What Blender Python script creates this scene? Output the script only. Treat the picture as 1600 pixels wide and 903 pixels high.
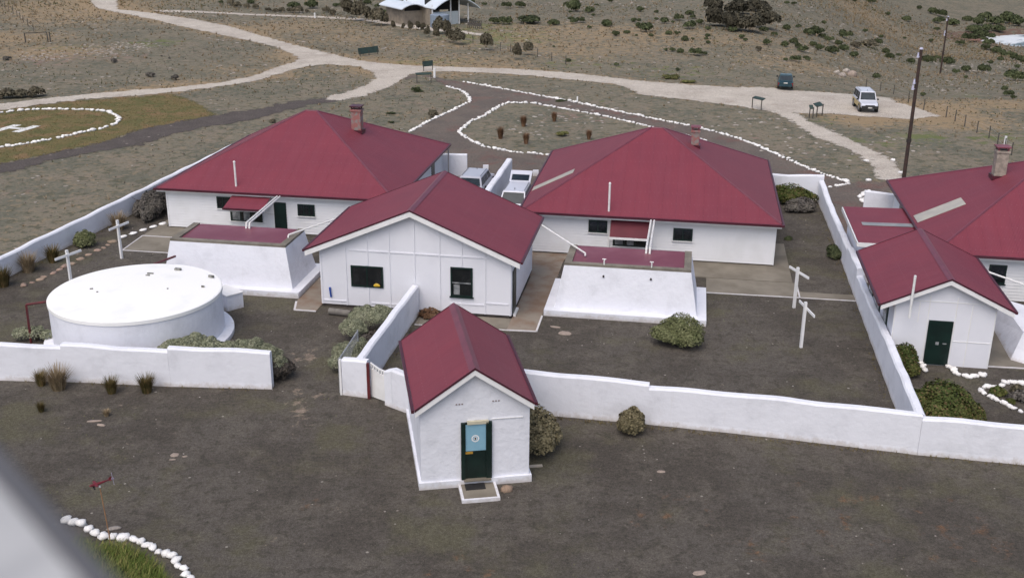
import bpy, math, random
import numpy as np
random.seed(7); rng = np.random.default_rng(11)
for o in list(bpy.data.objects): bpy.data.objects.remove(o)
SC = bpy.context.scene
COL = SC.collection
R_ = math.radians
# ------------------------------------------------------------------ camera, sky, sun, exposure
F_PX, PITCH, ROLL, YAW = 1713.6, .355785, .0086485, .15845
HC = 20.0
FW = (0, math.cos(PITCH), -math.sin(PITCH))
RT = (math.cos(ROLL), math.sin(PITCH)*math.sin(ROLL), math.cos(PITCH)*math.sin(ROLL))
UP = (-math.sin(ROLL), math.sin(PITCH)*math.cos(ROLL), math.cos(PITCH)*math.cos(ROLL))
from mathutils import Matrix, Vector
cd = bpy.data.cameras.new("camera"); cam = bpy.data.objects.new("camera", cd); COL.objects.link(cam)
m = Matrix(((RT[0], UP[0], -FW[0], 0), (RT[1], UP[1], -FW[1], 0), (RT[2], UP[2], -FW[2], HC), (0, 0, 0, 1)))
cam.matrix_world = m
cd.sensor_fit = 'HORIZONTAL'; cd.sensor_width = 36; cd.lens = F_PX/1600*36
cd.clip_start = .05; cd.clip_end = 3000
cd.dof.use_dof = True; cd.dof.focus_distance = 55
cd.dof.aperture_fstop = (cd.lens/1000)/.013
SC.camera = cam
SUN_EL, SUN_AZ = R_(58), R_(205)          # azimuth measured clockwise from +Y
wd = bpy.data.worlds.new("World"); SC.world = wd; wd.use_nodes = True
nt = wd.node_tree
sky = nt.nodes.new('ShaderNodeTexSky'); sky.sky_type = 'NISHITA'; sky.sun_disc = False
sky.sun_elevation = SUN_EL; sky.sun_rotation = SUN_AZ; sky.air_density = 1.0; sky.dust_density = 4.0; sky.ozone_density = 1.0
hs = nt.nodes.new('ShaderNodeHueSaturation'); hs.inputs['Saturation'].default_value = .88
nt.links.new(sky.outputs[0], hs.inputs['Color'])
bg = nt.nodes['Background']; nt.links.new(hs.outputs[0], bg.inputs[0]); bg.inputs[1].default_value = .13
sl = bpy.data.lights.new("sun", 'SUN'); sl.energy = 1.0; sl.angle = R_(60); sl.color = (1, .93, .86)
sun = bpy.data.objects.new("sun", sl); COL.objects.link(sun)
sd = Vector((math.sin(SUN_AZ)*math.cos(SUN_EL), math.cos(SUN_AZ)*math.cos(SUN_EL), math.sin(SUN_EL)))
sun.rotation_euler = sd.to_track_quat('Z', 'Y').to_euler(); sun.location = (0, -40, 80)
SC.view_settings.view_transform = 'Standard'; SC.view_settings.look = 'None'
SC.view_settings.exposure = 0.33; SC.view_settings.gamma = 1
SC.render.engine = 'CYCLES'
SC.cycles.max_bounces = 5; SC.cycles.diffuse_bounces = 3; SC.cycles.transparent_max_bounces = 10

# ------------------------------------------------------------------ geometry helpers
def sstep(t):
    t = np.clip(t, 0, 1); return t*t*(3-2*t)
BAY = (192.0, 296.0)
def bayd_(x, y): return np.hypot(np.minimum(x-BAY[0], 0)/60, (y-BAY[1])/20)
def terr(x, y):
    x = np.asarray(x, float); y = np.asarray(y, float)
    r = x/np.maximum(y, 30)
    s = sstep((r-.20)/.20); q = np.clip(y-104, 0, 160); t = .112*q*sstep(q/14)
    z = -t*s + 14*sstep((y-235)/330)*(1-s) + 36*sstep((y-345)/420)*s + 22*sstep((y-430)/380)*(1-s)
    z = z + .5*np.sin(x*.045+1.3)*np.sin(y*.05)*sstep((y-125)/60)*(1-s)
    z = z-4*sstep((1.3-bayd_(x, y))/.4)
    return z
def tz(x, y): return float(terr(x, y))
def ray(px, py):
    a = (px-800)/F_PX; b = (451.5-py)/F_PX
    return tuple(FW[i]+a*RT[i]+b*UP[i] for i in range(3))
def at(px, py, z=0.0):
    d = ray(px, py); t = (z-HC)/d[2]; return (d[0]*t, d[1]*t, z)
def hit(px, py):
    p = at(px, py)
    if p[1] < 100 and p[1] > 0: return p
    d = ray(px, py); t = 60.0; last = t
    while t < 1500:
        if HC+d[2]*t < tz(d[0]*t, d[1]*t): break
        last = t; t += 1.5
    lo, hi = last, t
    for _ in range(20):
        mid = (lo+hi)/2
        if HC+d[2]*mid < tz(d[0]*mid, d[1]*mid): hi = mid
        else: lo = mid
    return (d[0]*hi, d[1]*hi, HC+d[2]*hi)
def W(u, v, z=0.0, yaw=YAW):
    c, s = math.cos(yaw), math.sin(yaw); return (u*c+v*s, -u*s+v*c, z)
def UV(p, yaw=YAW):
    c, s = math.cos(yaw), math.sin(yaw); return (p[0]*c-p[1]*s, p[0]*s+p[1]*c)
ORG = {}
class MB:
    """collects faces in world space; a frame yaw lets boxes follow a building's axes"""
    def __init__(s, yaw=YAW): s.v = []; s.f = []; s.uv = []; s.yaw = yaw
    def p(s, u, v, z): return W(u, v, z, s.yaw)
    def face(s, pts, uv=None):
        i = len(s.v); s.v += [tuple(q) for q in pts]; s.f.append(tuple(range(i, i+len(pts)))); s.uv.append(uv)
        return s
    def box(s, u0, u1, v0, v1, z0, z1):
        P = [s.p(u, v, z) for z in (z0, z1) for (u, v) in ((u0, v0), (u1, v0), (u1, v1), (u0, v1))]
        for q in ((3, 2, 1, 0), (4, 5, 6, 7), (0, 1, 5, 4), (1, 2, 6, 5), (2, 3, 7, 6), (3, 0, 4, 7)): s.face([P[k] for k in q])
        return s
    def hexa(s, P):
        for q in ((3, 2, 1, 0), (4, 5, 6, 7), (0, 1, 5, 4), (1, 2, 6, 5), (2, 3, 7, 6), (3, 0, 4, 7)): s.face([P[k] for k in q])
        return s
    def tube(s, a, b, r0, r1=None, n=10, cap=True):
        r1 = r0 if r1 is None else r1
        a = Vector(a); b = Vector(b); d = (b-a).normalized()
        x = d.orthogonal().normalized(); y = d.cross(x); A = []; B = []
        for k in range(n):
            t = 2*math.pi*k/n; o = x*math.cos(t)+y*math.sin(t); A.append(a+o*r0); B.append(b+o*r1)
        for k in range(n): s.face([A[k], A[(k+1) % n], B[(k+1) % n], B[k]])
        if cap: s.face(A[::-1]); s.face(B)
        return s
    def prism(s, poly, z0, z1):      # poly: world xy list, counter-clockwise
        n = len(poly)
        s.face([(x, y, z1) for x, y in poly]); s.face([(x, y, z0) for x, y in poly[::-1]])
        for k in range(n):
            a, b = poly[k], poly[(k+1) % n]
            s.face([(a[0], a[1], z0), (b[0], b[1], z0), (b[0], b[1], z1), (a[0], a[1], z1)])
        return s
    def build(s, name, mat, parent=None, org=None, smooth=False, **kw):
        me = bpy.data.meshes.new(name)
        if parent is not None: o0 = ORG[parent.name]
        else: o0 = org or (0, 0, 0)
        vs = [(x-o0[0], y-o0[1], z-o0[2]) for x, y, z in s.v]
        me.from_pydata(vs, [], s.f)
        if any(u is not None for u in s.uv):
            L = me.uv_layers.new(name='UVMap')
            for poly, u in zip(me.polygons, s.uv):
                for k, li in enumerate(poly.loop_indices): L.data[li].uv = u[k] if u else (0, 0)
        me.materials.append(mat)
        if smooth:
            for q in me.polygons: q.use_smooth = True
        return link(name, me, parent, o0, **kw)
def link(name, me, parent=None, org=(0, 0, 0), **kw):
    o = bpy.data.objects.new(name, me); COL.objects.link(o)
    if parent is not None: o.parent = parent
    else: o.location = org
    ORG[o.name] = tuple(org)
    for k, val in kw.items(): o[k] = val
    return o
def thing(name, label, cat, loc=(0, 0, 0), group=None):
    o = bpy.data.objects.new(name, None); COL.objects.link(o); o.location = loc; o.empty_display_size = .3
    ORG[o.name] = tuple(loc); tag(o, label, cat, group); return o
def tag(o, label, cat, group=None):
    o['label'] = label; o['category'] = cat
    if group: o['group'] = group
    return o
def fast_mesh(name, verts, nper, mat, smooth=False):
    """verts (N*nper,3) -> N separate polygons of nper corners"""
    verts = np.ascontiguousarray(verts, dtype=np.float32); n = len(verts); nf = n//nper
    me = bpy.data.meshes.new(name); me.vertices.add(n); me.vertices.foreach_set('co', verts.ravel())
    me.loops.add(n); me.loops.foreach_set('vertex_index', np.arange(n, dtype=np.int32))
    me.polygons.add(nf); me.polygons.foreach_set('loop_start', np.arange(0, n, nper, dtype=np.int32))
    me.update(calc_edges=True); me.materials.append(mat)
    if smooth: me.polygons.foreach_set('use_smooth', np.ones(nf, dtype=bool))
    return me
def grid_mesh(name, X, Y, Z, keep=None, attrs=None, mat=None):
    ny, nx = X.shape; idx = np.arange(nx*ny).reshape(ny, nx)
    q = np.stack([idx[:-1, :-1], idx[:-1, 1:], idx[1:, 1:], idx[1:, :-1]], -1).reshape(-1, 4)
    if keep is not None:
        kq = keep.ravel()[q].any(1); q = q[kq]
    used = np.unique(q); remap = -np.ones(nx*ny, int); remap[used] = np.arange(len(used)); q = remap[q]
    co = np.stack([X.ravel(), Y.ravel(), Z.ravel()], 1)[used].astype(np.float32)
    me = bpy.data.meshes.new(name); me.vertices.add(len(co)); me.vertices.foreach_set('co', co.ravel())
    me.loops.add(q.size); me.loops.foreach_set('vertex_index', q.ravel().astype(np.int32))
    me.polygons.add(len(q)); me.polygons.foreach_set('loop_start', np.arange(0, q.size, 4, dtype=np.int32))
    me.polygons.foreach_set('use_smooth', np.ones(len(q), dtype=bool))
    me.update(calc_edges=True)
    for k, a in (attrs or {}).items():
        at_ = me.attributes.new(k, 'FLOAT', 'POINT'); at_.data.foreach_set('value', a.ravel()[used].astype(np.float32))
    me.materials.append(mat); return me
def seg_dist(X, Y, pts, closed=True):
    d = np.full(X.shape, 1e9); n = len(pts)
    for i in range(n if closed else n-1):
        ax, ay = pts[i][:2]; bx, by = pts[(i+1) % n][:2]
        L = (bx-ax)**2+(by-ay)**2+1e-9
        t = np.clip(((X-ax)*(bx-ax)+(Y-ay)*(by-ay))/L, 0, 1)
        d = np.minimum(d, np.hypot(X-ax-t*(bx-ax), Y-ay-t*(by-ay)))
    return d
def inside(X, Y, pts):
    c = np.zeros(X.shape, bool); n = len(pts)
    for i in range(n):
        ax, ay = pts[i][:2]; bx, by = pts[(i+1) % n][:2]
        if ay == by: continue
        c ^= ((ay > Y) != (by > Y)) & (X < (bx-ax)*(Y-ay)/(by-ay)+ax)
    return c
def sdf(X, Y, pts): return np.where(inside(X, Y, pts), 1, -1)*seg_dist(X, Y, pts)
_w = [(rng.uniform(0, 2*math.pi), rng.uniform(0, 2*math.pi), rng.uniform(.6, 1.6)) for _ in range(14)]
def wob(X, Y, sc):
    t = 0
    for a, ph, k in _w: t = t+np.sin((np.cos(a)*X+np.sin(a)*Y)*k/sc+ph+2*np.sin((np.sin(a)*X-np.cos(a)*Y)*.7*k/sc+ph*2))
    return t/5.0
# ------------------------------------------------------------------ materials
MATS = {}
def nodes(name):
    m_ = bpy.data.materials.new(name); m_.use_nodes = True; return m_, m_.node_tree, m_.node_tree.nodes['Principled BSDF']
def noise(nt, vec, scale, detail=4, rough=.55, dist=0):
    n = nt.nodes.new('ShaderNodeTexNoise'); n.inputs['Scale'].default_value = scale; n.inputs['Detail'].default_value = detail
    n.inputs['Roughness'].default_value = rough; n.inputs['Distortion'].default_value = dist
    nt.links.new(vec, n.inputs['Vector']); return n.outputs['Fac']
def ramp(nt, x, lo, hi, a=0., b=1.):
    n = nt.nodes.new('ShaderNodeMapRange'); n.interpolation_type = 'SMOOTHSTEP'
    for k, v_ in (('From Min', lo), ('From Max', hi), ('To Min', a), ('To Max', b)): n.inputs[k].default_value = v_
    nt.links.new(x, n.inputs['Value']); return n.outputs[0]
def mixc(nt, fac, a, b):
    n = nt.nodes.new('ShaderNodeMix'); n.data_type = 'RGBA'
    for sock, val in ((n.inputs[0], fac), (n.inputs[6], a), (n.inputs[7], b)):
        if isinstance(val, bpy.types.NodeSocket): nt.links.new(val, sock)
        elif isinstance(val, (int, float)): sock.default_value = val
        else: sock.default_value = (*val, 1)
    return n.outputs[2]
def math_(nt, op, a, b=0.0):
    n = nt.nodes.new('ShaderNodeMath'); n.operation = op
    for k, val in ((0, a), (1, b)):
        if isinstance(val, bpy.types.NodeSocket): nt.links.new(val, n.inputs[k])
        else: n.inputs[k].default_value = val
    return n.outputs[0]
def bump(nt, bs, h, strength, dist=.02):
    b = nt.nodes.new('ShaderNodeBump'); b.inputs['Strength'].default_value = strength; b.inputs['Distance'].default_value = dist
    nt.links.new(h, b.inputs['Height']); nt.links.new(b.outputs[0], bs.inputs['Normal'])
def M(name, c1, c2=None, scale=3, rough=.8, lo=.35, hi=.65, bmp=0, bsc=20, bd=.01, rand=0, metal=0, spec=.5, sub=None):
    if name in MATS: return MATS[name]
    m_, nt, bs = nodes(name); tc = nt.nodes.new('ShaderNodeTexCoord').outputs['Object']
    if c2 is None: c2 = tuple(min(1, c*.82) for c in c1)
    col = mixc(nt, ramp(nt, noise(nt, tc, scale), lo, hi), c1, c2)
    if rand:
        oi = nt.nodes.new('ShaderNodeObjectInfo'); hv = nt.nodes.new('ShaderNodeHueSaturation')
        nt.links.new(ramp(nt, oi.outputs['Random'], 0, 1, 1-rand, 1+rand), hv.inputs['Value']); nt.links.new(col, hv.inputs['Color'])
        hv2 = math_(nt, 'MULTIPLY', oi.outputs['Random'], 7.31); hv3 = math_(nt, 'FRACT', hv2)
        nt.links.new(ramp(nt, hv3, 0, 1, .5-.03*rand/.3, .5+.02*rand/.3), hv.inputs['Hue'])
        col = hv.outputs[0]
    nt.links.new(col, bs.inputs['Base Color']); bs.inputs['Roughness'].default_value = rough; bs.inputs['Metallic'].default_value = metal
    bs.inputs['Specular IOR Level'].default_value = spec
    if bmp: bump(nt, bs, noise(nt, tc, bsc, 5), bmp, bd)
    MATS[name] = m_; return m_
def plaster(name, c=(.76, .775, .84), lumps=.4, stain=.10):
    if name in MATS: return MATS[name]
    m_, nt, bs = nodes(name); g = nt.nodes.new('ShaderNodeNewGeometry').outputs['Position']
    col = mixc(nt, ramp(nt, noise(nt, g, .9, 6, .65), .45, .75), c, tuple(x*.86 for x in c))
    mp = nt.nodes.new('ShaderNodeMapping'); mp.inputs['Scale'].default_value = (3.5, 3.5, .35); nt.links.new(g, mp.inputs[0])
    col = mixc(nt, ramp(nt, noise(nt, mp.outputs[0], 1, 5, .7), .58, .78, 0, stain*2), col, (c[0]*.72, c[1]*.68, c[2]*.6))
    sx = nt.nodes.new('ShaderNodeSeparateXYZ'); nt.links.new(g, sx.inputs[0])
    dirt = ramp(nt, math_(nt, 'ADD', sx.outputs[2], math_(nt, 'MULTIPLY', noise(nt, g, 3, 6, .7), .7)), .34, .62, 1, 0)
    col = mixc(nt, math_(nt, 'MULTIPLY', dirt, .5), col, (.40, .34, .28))
    nt.links.new(col, bs.inputs['Base Color']); bs.inputs['Roughness'].default_value = .85; bs.inputs['Specular IOR Level'].default_value = .2
    bump(nt, bs, noise(nt, g, 4.5, 6, .6), lumps, .05)
    MATS[name] = m_; return m_
def roofmat(name, c=(.200, .040, .058), c2=(.178, .037, .055)):
    m_, nt, bs = nodes(name); uv = nt.nodes.new('ShaderNodeUVMap').outputs[0]
    g = nt.nodes.new('ShaderNodeNewGeometry').outputs['Position']
    sx = nt.nodes.new('ShaderNodeSeparateXYZ'); nt.links.new(uv, sx.inputs[0])
    col = mixc(nt, ramp(nt, noise(nt, g, .5, 5, .6), .3, .7), c, c2)
    st = nt.nodes.new('ShaderNodeMapping'); st.inputs['Scale'].default_value = (2.6, .12, 1); nt.links.new(uv, st.inputs[0])
    col = mixc(nt, ramp(nt, noise(nt, st.outputs[0], 1.0, 3, .6), .35, .75, 0, .16), col, (.20, .065, .090))
    dust = ramp(nt, noise(nt, g, 2.4, 5, .7), .55, .8, 0, .30)
    col = mixc(nt, dust, col, (.22, .085, .10))
    # sheet laps every 0.76 m across, screw rows every 0.9 m down
    fu = math_(nt, 'FRACT', math_(nt, 'DIVIDE', sx.outputs[0], .762)); fv = math_(nt, 'FRACT', math_(nt, 'DIVIDE', sx.outputs[1], .9))
    lap = math_(nt, 'LESS_THAN', fu, .05)
    col = mixc(nt, math_(nt, 'MULTIPLY', lap, .22), col, (.09, .018, .03))
    fs = math_(nt, 'FRACT', math_(nt, 'DIVIDE', sx.outputs[0], .254))
    scr = math_(nt, 'MULTIPLY', math_(nt, 'LESS_THAN', fs, .13), math_(nt, 'LESS_THAN', fv, .045))
    col = mixc(nt, math_(nt, 'MULTIPLY', scr, .28), col, (.42, .25, .27))
    nt.links.new(col, bs.inputs['Base Color']); bs.inputs['Roughness'].default_value = .5; bs.inputs['Specular IOR Level'].default_value = .25
    cw = math_(nt, 'SINE', math_(nt, 'MULTIPLY', sx.outputs[0], 2*math.pi/.076))
    bump(nt, bs, math_(nt, 'ADD', cw, math_(nt, 'MULTIPLY', noise(nt, g, 1.2, 3), 4.0)), .25, .012)
    MATS[name] = m_; return m_
def groundmat(name, base, layers, edge=None, bmp=.6, grit=None, rough=.95, grain=1.0):
    """layers: (colour, scale, lo, hi, strength[, attribute]) mixed over one another by noise"""
    m_, nt, bs = nodes(name); g = nt.nodes.new('ShaderNodeNewGeometry').outputs['Position']
    col = base
    for L in layers:
        c, sc, lo, hi, st = L[:5]
        f = noise(nt, g, sc, 7, .68)
        if len(L) > 5:
            a = nt.nodes.new('ShaderNodeAttribute'); a.attribute_name = L[5]
            f = math_(nt, 'ADD', math_(nt, 'MULTIPLY', math_(nt, 'SUBTRACT', f, .5), 1.6), a.outputs['Fac'])
        col = mixc(nt, ramp(nt, f, lo, hi, 0, st), col, c)
    hv = nt.nodes.new('ShaderNodeHueSaturation')
    nt.links.new(math_(nt, 'MULTIPLY', ramp(nt, noise(nt, g, 7, 6, .8), .25, .75, 1-.34*grain, 1+.36*grain), ramp(nt, noise(nt, g, 26, 3, .7), .3, .7, 1-.28*grain, 1+.3*grain)), hv.inputs['Value'])
    if isinstance(col, bpy.types.NodeSocket): nt.links.new(col, hv.inputs['Color'])
    else: hv.inputs['Color'].default_value = (*col, 1)
    col = hv.outputs[0]
    if grit:
        gc, gs, gl = grit
        vo = nt.nodes.new('ShaderNodeTexVoronoi'); vo.inputs['Scale'].default_value = gs; nt.links.new(g, vo.inputs['Vector'])
        cs = nt.nodes.new('ShaderNodeSeparateColor'); nt.links.new(vo.outputs['Color'], cs.inputs[0])
        k = math_(nt, 'MULTIPLY', math_(nt, 'LESS_THAN', vo.outputs['Distance'], .28), math_(nt, 'GREATER_THAN', cs.outputs[0], gl))
        k = math_(nt, 'MULTIPLY', k, math_(nt, 'GREATER_THAN', cs.outputs[1], math_(nt, 'MULTIPLY', vo.outputs['Distance'], 4.0)))
        col = mixc(nt, math_(nt, 'MULTIPLY', k, .7), col, gc)
    nt.links.new(col, bs.inputs['Base Color']); bs.inputs['Roughness'].default_value = rough; bs.inputs['Specular IOR Level'].default_value = .15
    if bmp: bump(nt, bs, noise(nt, g, 7, 8, .75), bmp, .06)
    if edge:
        a = nt.nodes.new('ShaderNodeAttribute'); a.attribute_name = 'edge'
        e = math_(nt, 'ADD', a.outputs['Fac'], math_(nt, 'MULTIPLY', math_(nt, 'SUBTRACT', noise(nt, g, edge[1], 8, .8), .5), edge[0]*2.2))
        al = ramp(nt, e, -.015, .015)
        nt.links.new(al, bs.inputs['Alpha'])
    MATS[name] = m_; return m_
WHITE = plaster('white_plaster'); ROUGHW = plaster('rough_white_render', (.75, .765, .83), .6, .10)
BOARD = M('white_board_paint', (.77, .78, .81), (.71, .72, .74), .8, .6, .4, .7)
SHEETW = M('white_sheet_cladding', (.76, .77, .83), (.71, .72, .78), .6, .55, .4, .7)
TANKW = M('bright_white_roof_paint', (.88, .88, .87), (.80, .81, .79), .7, .7, .5, .75)
TRIM = M('white_gloss_trim', (.82, .82, .83), (.76, .76, .76), 2, .4)
ROOF = roofmat('dark_red_corrugated_steel')
ROOFTRIM = M('dark_red_ridge_capping', (.21, .06, .08), (.16, .035, .05), 2, .45)
GUT = M('dark_red_gutter', (.075, .012, .024), (.055, .010, .018), 2, .4)
GREEN = M('very_dark_green_paint', (.006, .022, .018), (.004, .014, .012), 2, .35)
GLASS = M('dark_window_glass', (.008, .010, .012), (.02, .022, .024), 1.2, .08, spec=.6)
CURT = M('pale_curtain_behind_glass', (.28, .29, .30), (.12, .13, .14), 3, .5)
CONC = M('weathered_concrete', (.23, .205, .165), (.155, .135, .105), .7, .9, .3, .7, bmp=.2)
RIM = M('grey_brown_concrete_rim', (.22, .20, .165), (.15, .135, .11), 1.2, .9, bmp=.2)
BLACK = M('black_rubber_and_shade', (.012, .012, .013), (.02, .02, .02), 4, .7)  # also paints the shade inside openings
DARK = M('dark_parts_and_gap_shade', (.03, .025, .024), (.05, .04, .035), 4, .8)  # small dark parts, and the painted shade of the gap under the workshop
STONEW = M('whitewashed_stone', (.82, .81, .80), (.68, .67, .64), 5, .8, .45, .75, bmp=.3, rand=.08)
PIPE = M('white_plastic_pipe', (.80, .80, .80), (.7, .7, .68), 3, .4)
REDPIPE = M('dark_red_pipe_paint', (.13, .015, .02), (.08, .015, .018), 3, .5)
TIMBER = M('bare_pale_timber', (.36, .20, .10), (.25, .14, .08), 6, .8)
POST = M('weathered_grey_post', (.10, .09, .08), (.06, .055, .05), 5, .9)
BRICK = M('pink_grey_brick', (.30, .13, .12), (.24, .22, .21), 3.5, .9, .42, .58, bmp=.5, bsc=8)
STONEC = M('pale_stone_chimney', (.38, .33, .28), (.24, .21, .18), 4, .9, bmp=.4)
SKYL = M('milky_roof_sheet', (.45, .42, .36), (.38, .36, .32), 2, .4)
STEEL = M('galvanised_steel', (.45, .46, .48), (.35, .36, .38), 3, .45, metal=.4)

# ------------------------------------------------------------------ ground outline data (pixels of the photo turned into ground points)
def G(pts): return [hit(x, y)[:2] for x, y in pts]
ROAD_PX = [(140,0),(182,0),(184,15),(230,20),(300,30),(360,42),(410,57),(460,71),(510,83),(560,95),(620,102),(700,105),(800,108),(900,115),(1000,127),(1080,133),(1150,137),(1210,138),(1240,142),(1330,148),(1385,153),(1400,160),(1440,172),(1468,182),(1420,187),(1372,184),(1330,181),(1300,178),(1262,178),(1225,176),(1195,173),(1135,164),(1050,154),(1000,148),(985,139),(960,132),(920,128),(800,116),(700,112),(662,113),(640,117),(625,127),(600,140),(563,152),(525,158),(506,157),(507,153),(550,142),(575,132),(587,122),(583,114),(563,105),(540,103),(512,101),(475,105),(432,117),(400,127),(375,131),(287,143),(212,150),(125,156),(50,166),(-40,180),(-140,195),(-140,178),(0,163),(87,153),(187,143),(275,137),(350,129),(400,118),(440,103),(462,97),(466,92),(460,86),(430,74),(400,66),(350,56),(290,43),(240,31),(180,19),(150,13)]
ROAD = G(ROAD_PX)
TRACK = G([(-60,270),(0,257),(75,241),(160,224),(212,205),(275,192),(350,178),(400,171),(450,160),(506,154),(530,152),(525,158),(507,162),(475,167),(400,186),(337,197),(262,212),(212,228),(125,241),(50,259),(0,273),(-60,290)])
PATH = G([(1196,172),(1225,172),(1250,180),(1265,192),(1300,205),(1342,226),(1375,241),(1395,253),(1410,272),(1418,284),(1372,281),(1360,258),(1340,241),(1307,226),(1280,217),(1250,200),(1230,185)])
THIN = G([(236,17),(262,16),(330,19),(400,22.5),(500,26),(560,29),(600,33),(640,39),(700,46),(760,54),(760,57),(690,50),(635,44),(595,37),(555,32),(500,28.5),(400,25),(330,21.5),(250,19)])
L1 = [(640,207),(663,194),(688,182),(713,170),(735,159),(730,149),(718,141),(699,136)]
L2 = [(725,129),(763,136),(798,142),(862,154),(900,161),(950,172),(1000,182),(1037,190),(1077,197),(1137,212),(1175,225),(1209,240.6),(1233,251),(1258,262),(1277,270),(1298,277),(1319.5,283.7),(1329,287)]
L2b = [(1326,288),(1306.5,292),(1290,295)]
L3 = [(857,243.5),(827,240),(806,239),(778,234.5),(754,229),(734,219),(721,212.5),(717,206),(724.6,200),(734,192),(751,184),(760,180),(775,170),(793,161.5),(830,162),(887,172),(937,181),(987,192),(1015,199),(1065,211),(1077,214),(1092,217),(1105,222)]
L4 = [(1356,300),(1349,302),(1344,310),(1347,314),(1353,320)]
uvw = lambda l: [W(a, b)[:2] for a, b in l]
DRIVE = uvw([(12.3,71),(9.4,62),(9.4,74),(-8.6,74),(-8.6,57),(-16.5,57),(-16.9,75)])+G([(640,205)]+L1[1:]+[(675,122),(640,117),(625,126),(668,118),(700,126)]+L2+[(1345,284),(1400,285)])
ISLAND = G(L3)+uvw([(3.5,82.5),(-2,81),(-8,80.5)])
YARD = uvw([(-33.6,80),(-35.3,49),(-35.6,38.5),(-46,36),(-60,20),(-60,-30),(70,-30),(70,60),(28,71),(16,70.5),(9.3,73.9),(-9,76),(-16.9,76)])
HC_UV = (-56.4, 85.2); HR = 6.85
LAWN = G([(-60,168),(20,166),(50,167),(125,157),(212,152),(270,147),(300,158),(325,172),(340,180),(275,193),(212,206),(165,223),(75,242),(0,258),(-60,270),(-160,280),(-160,196)])
# ------------------------------------------------------------------ the ground
def axis(segs):
    out = [segs[0][0]]
    for a, b, st in segs:
        n = max(1, int(round((b-a)/st))); out += [a+(b-a)*(k+1)/n for k in range(n)]
    return np.array(out)
xs = axis([(-900,-300,60),(-300,-130,10),(-130,110,1.3),(110,300,5),(300,900,50)]); ys = axis([(-300,-20,40),(-20,45,6),(45,215,1.3),(215,500,5),(500,1100,30)])
X, Y = np.meshgrid(xs, ys); Z = terr(X, Y)
droad = -sdf(X, Y, ROAD)
dryblobs = [(640,95,9),(600,92,8),(690,70,8),(740,95,8),(560,60,7),(480,40,10),(620,68,9),(850,50,14),(930,55,16),(1010,58,16),(1090,60,14),(1160,62,12),(880,75,10),(960,70,10),(1380,40,14),(1250,60,12),(1420,110,9),(1500,190,7),(1560,160,7),(1470,170,6),(20,60,9),(90,80,8),(230,140,5),(280,130,5),(350,110,6),(440,90,6),(540,112,5),(470,120,5),(620,180,4),(1350,190,4),(700,120,3),(560,45,9),(1250,100,10),(1340,100,10),(140,20,14),(60,10,12),(850,60,10)]
greenblobs = [(100,75,4),(240,67,4),(390,162,3),(520,150,3),(655,137,3),(940,158,4),(880,155,3),(1290,188,3),(1500,150,6),(690,98,6),(640,100,4),(790,55,9),(760,45,9),(1370,222,4),(1440,215,5),(900,100,8),(1050,115,8),(1340,250,2.5),(1560,215,5),(300,165,4)]
pinkblobs = [(600,128,3.5),(610,140,3.5),(560,145,2),(700,150,3.5),(760,148,3),(880,180,3),(920,185,3),(100,90,6),(190,90,5),(330,85,6),(1260,245,2.5),(1170,215,3),(1380,290,3),(30,300,3),(100,250,4),(180,245,3),(350,85,5),(60,95,5),(1500,120,5),(1330,115,4),(650,165,4)]
def blobs(lst):
    f = np.zeros(X.shape)
    for px, py, r in lst:
        c = hit(px, py); k = max(1.0, c[1]/90)
        f = np.maximum(f, np.exp(-(((X-c[0])/(r*k))**2+((Y-c[1])/(r*k*.9))**2)))
    return f
dry = .50*blobs(dryblobs)+.34*np.exp(-np.clip(droad, 0, 99)/1.6)+.13*wob(X, Y, 14)
grn = .50*blobs(greenblobs)+.13*wob(X+90, Y-40, 11)+.06*sstep((Y-120)/80)
pnk = .46*blobs(pinkblobs)+.12*wob(X-50, Y+20, 9)
red = .6*sstep((1.5-bayd_(X, Y))/.25)
FIELD = groundmat('scrubby_field', (.182, .164, .124), [
    ((.125, .125, .098), .16, .44, .58, .8), ((.215, .180, .140), .30, .49, .62, .7), ((.088, .088, .060), 1.1, .50, .60, .85), ((.25, .195, .13), 1.7, .52, .62, .75), ((.075, .075, .058), 3.0, .54, .62, .7),
    ((.125, .145, .055), .55, .46, .66, .85, 'grn'), ((.300, .218, .130), 1.3, .36, .62, .78, 'dry'),
    ((.24, .165, .135), .8, .44, .60, .75, 'pnk'), ((.33, .28, .24), 2.2, .66, .76, .6),
    ((.135, .080, .062), .5, .4, .6, .85, 'red')], bmp=.6, grit=((.34, .30, .26), 1.1, .95), grain=.5)
me = grid_mesh('ground', X, Y, Z, None, dict(dry=dry, grn=grn, pnk=pnk, red=red), FIELD)
link('ground', me, kind='structure')
def sheet(name, poly, z, mat, cell=.5, pad=1.5, holes=(), at_=None):
    P = np.array(poly); x0, y0 = P.min(0)-pad; x1, y1 = P.max(0)+pad
    X, Y = np.meshgrid(np.arange(x0, x1+cell, cell), np.arange(y0, y1+cell, cell))
    e = sdf(X, Y, poly)
    for h in holes: e = np.minimum(e, -sdf(X, Y, h))
    me = grid_mesh(name, X, Y, terr(X, Y)+z, e > -pad*.7, dict(edge=e, **(at_(X, Y) if at_ else {})), mat)
    return link(name, me, kind='structure')
YG = groundmat('dark_yard_gravel', (.110, .098, .085), [
    ((.078, .068, .058), .16, .42, .58, .85), ((.136, .120, .100), .7, .48, .62, .6), ((.070, .062, .052), 2.0, .5, .62, .75), ((.118, .110, .070), .22, .50, .66, .7),
    ((.190, .105, .060), 1.1, .50, .72, .8, 'rust'), ((.30, .235, .185), 1.6, .48, .70, .8, 'dust'), ((.32, .27, .23), 3.0, .66, .76, .6)], edge=(1.6, .8, .25), bmp=1.4, grit=((.42, .38, .34), 4.2, .98))
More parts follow.
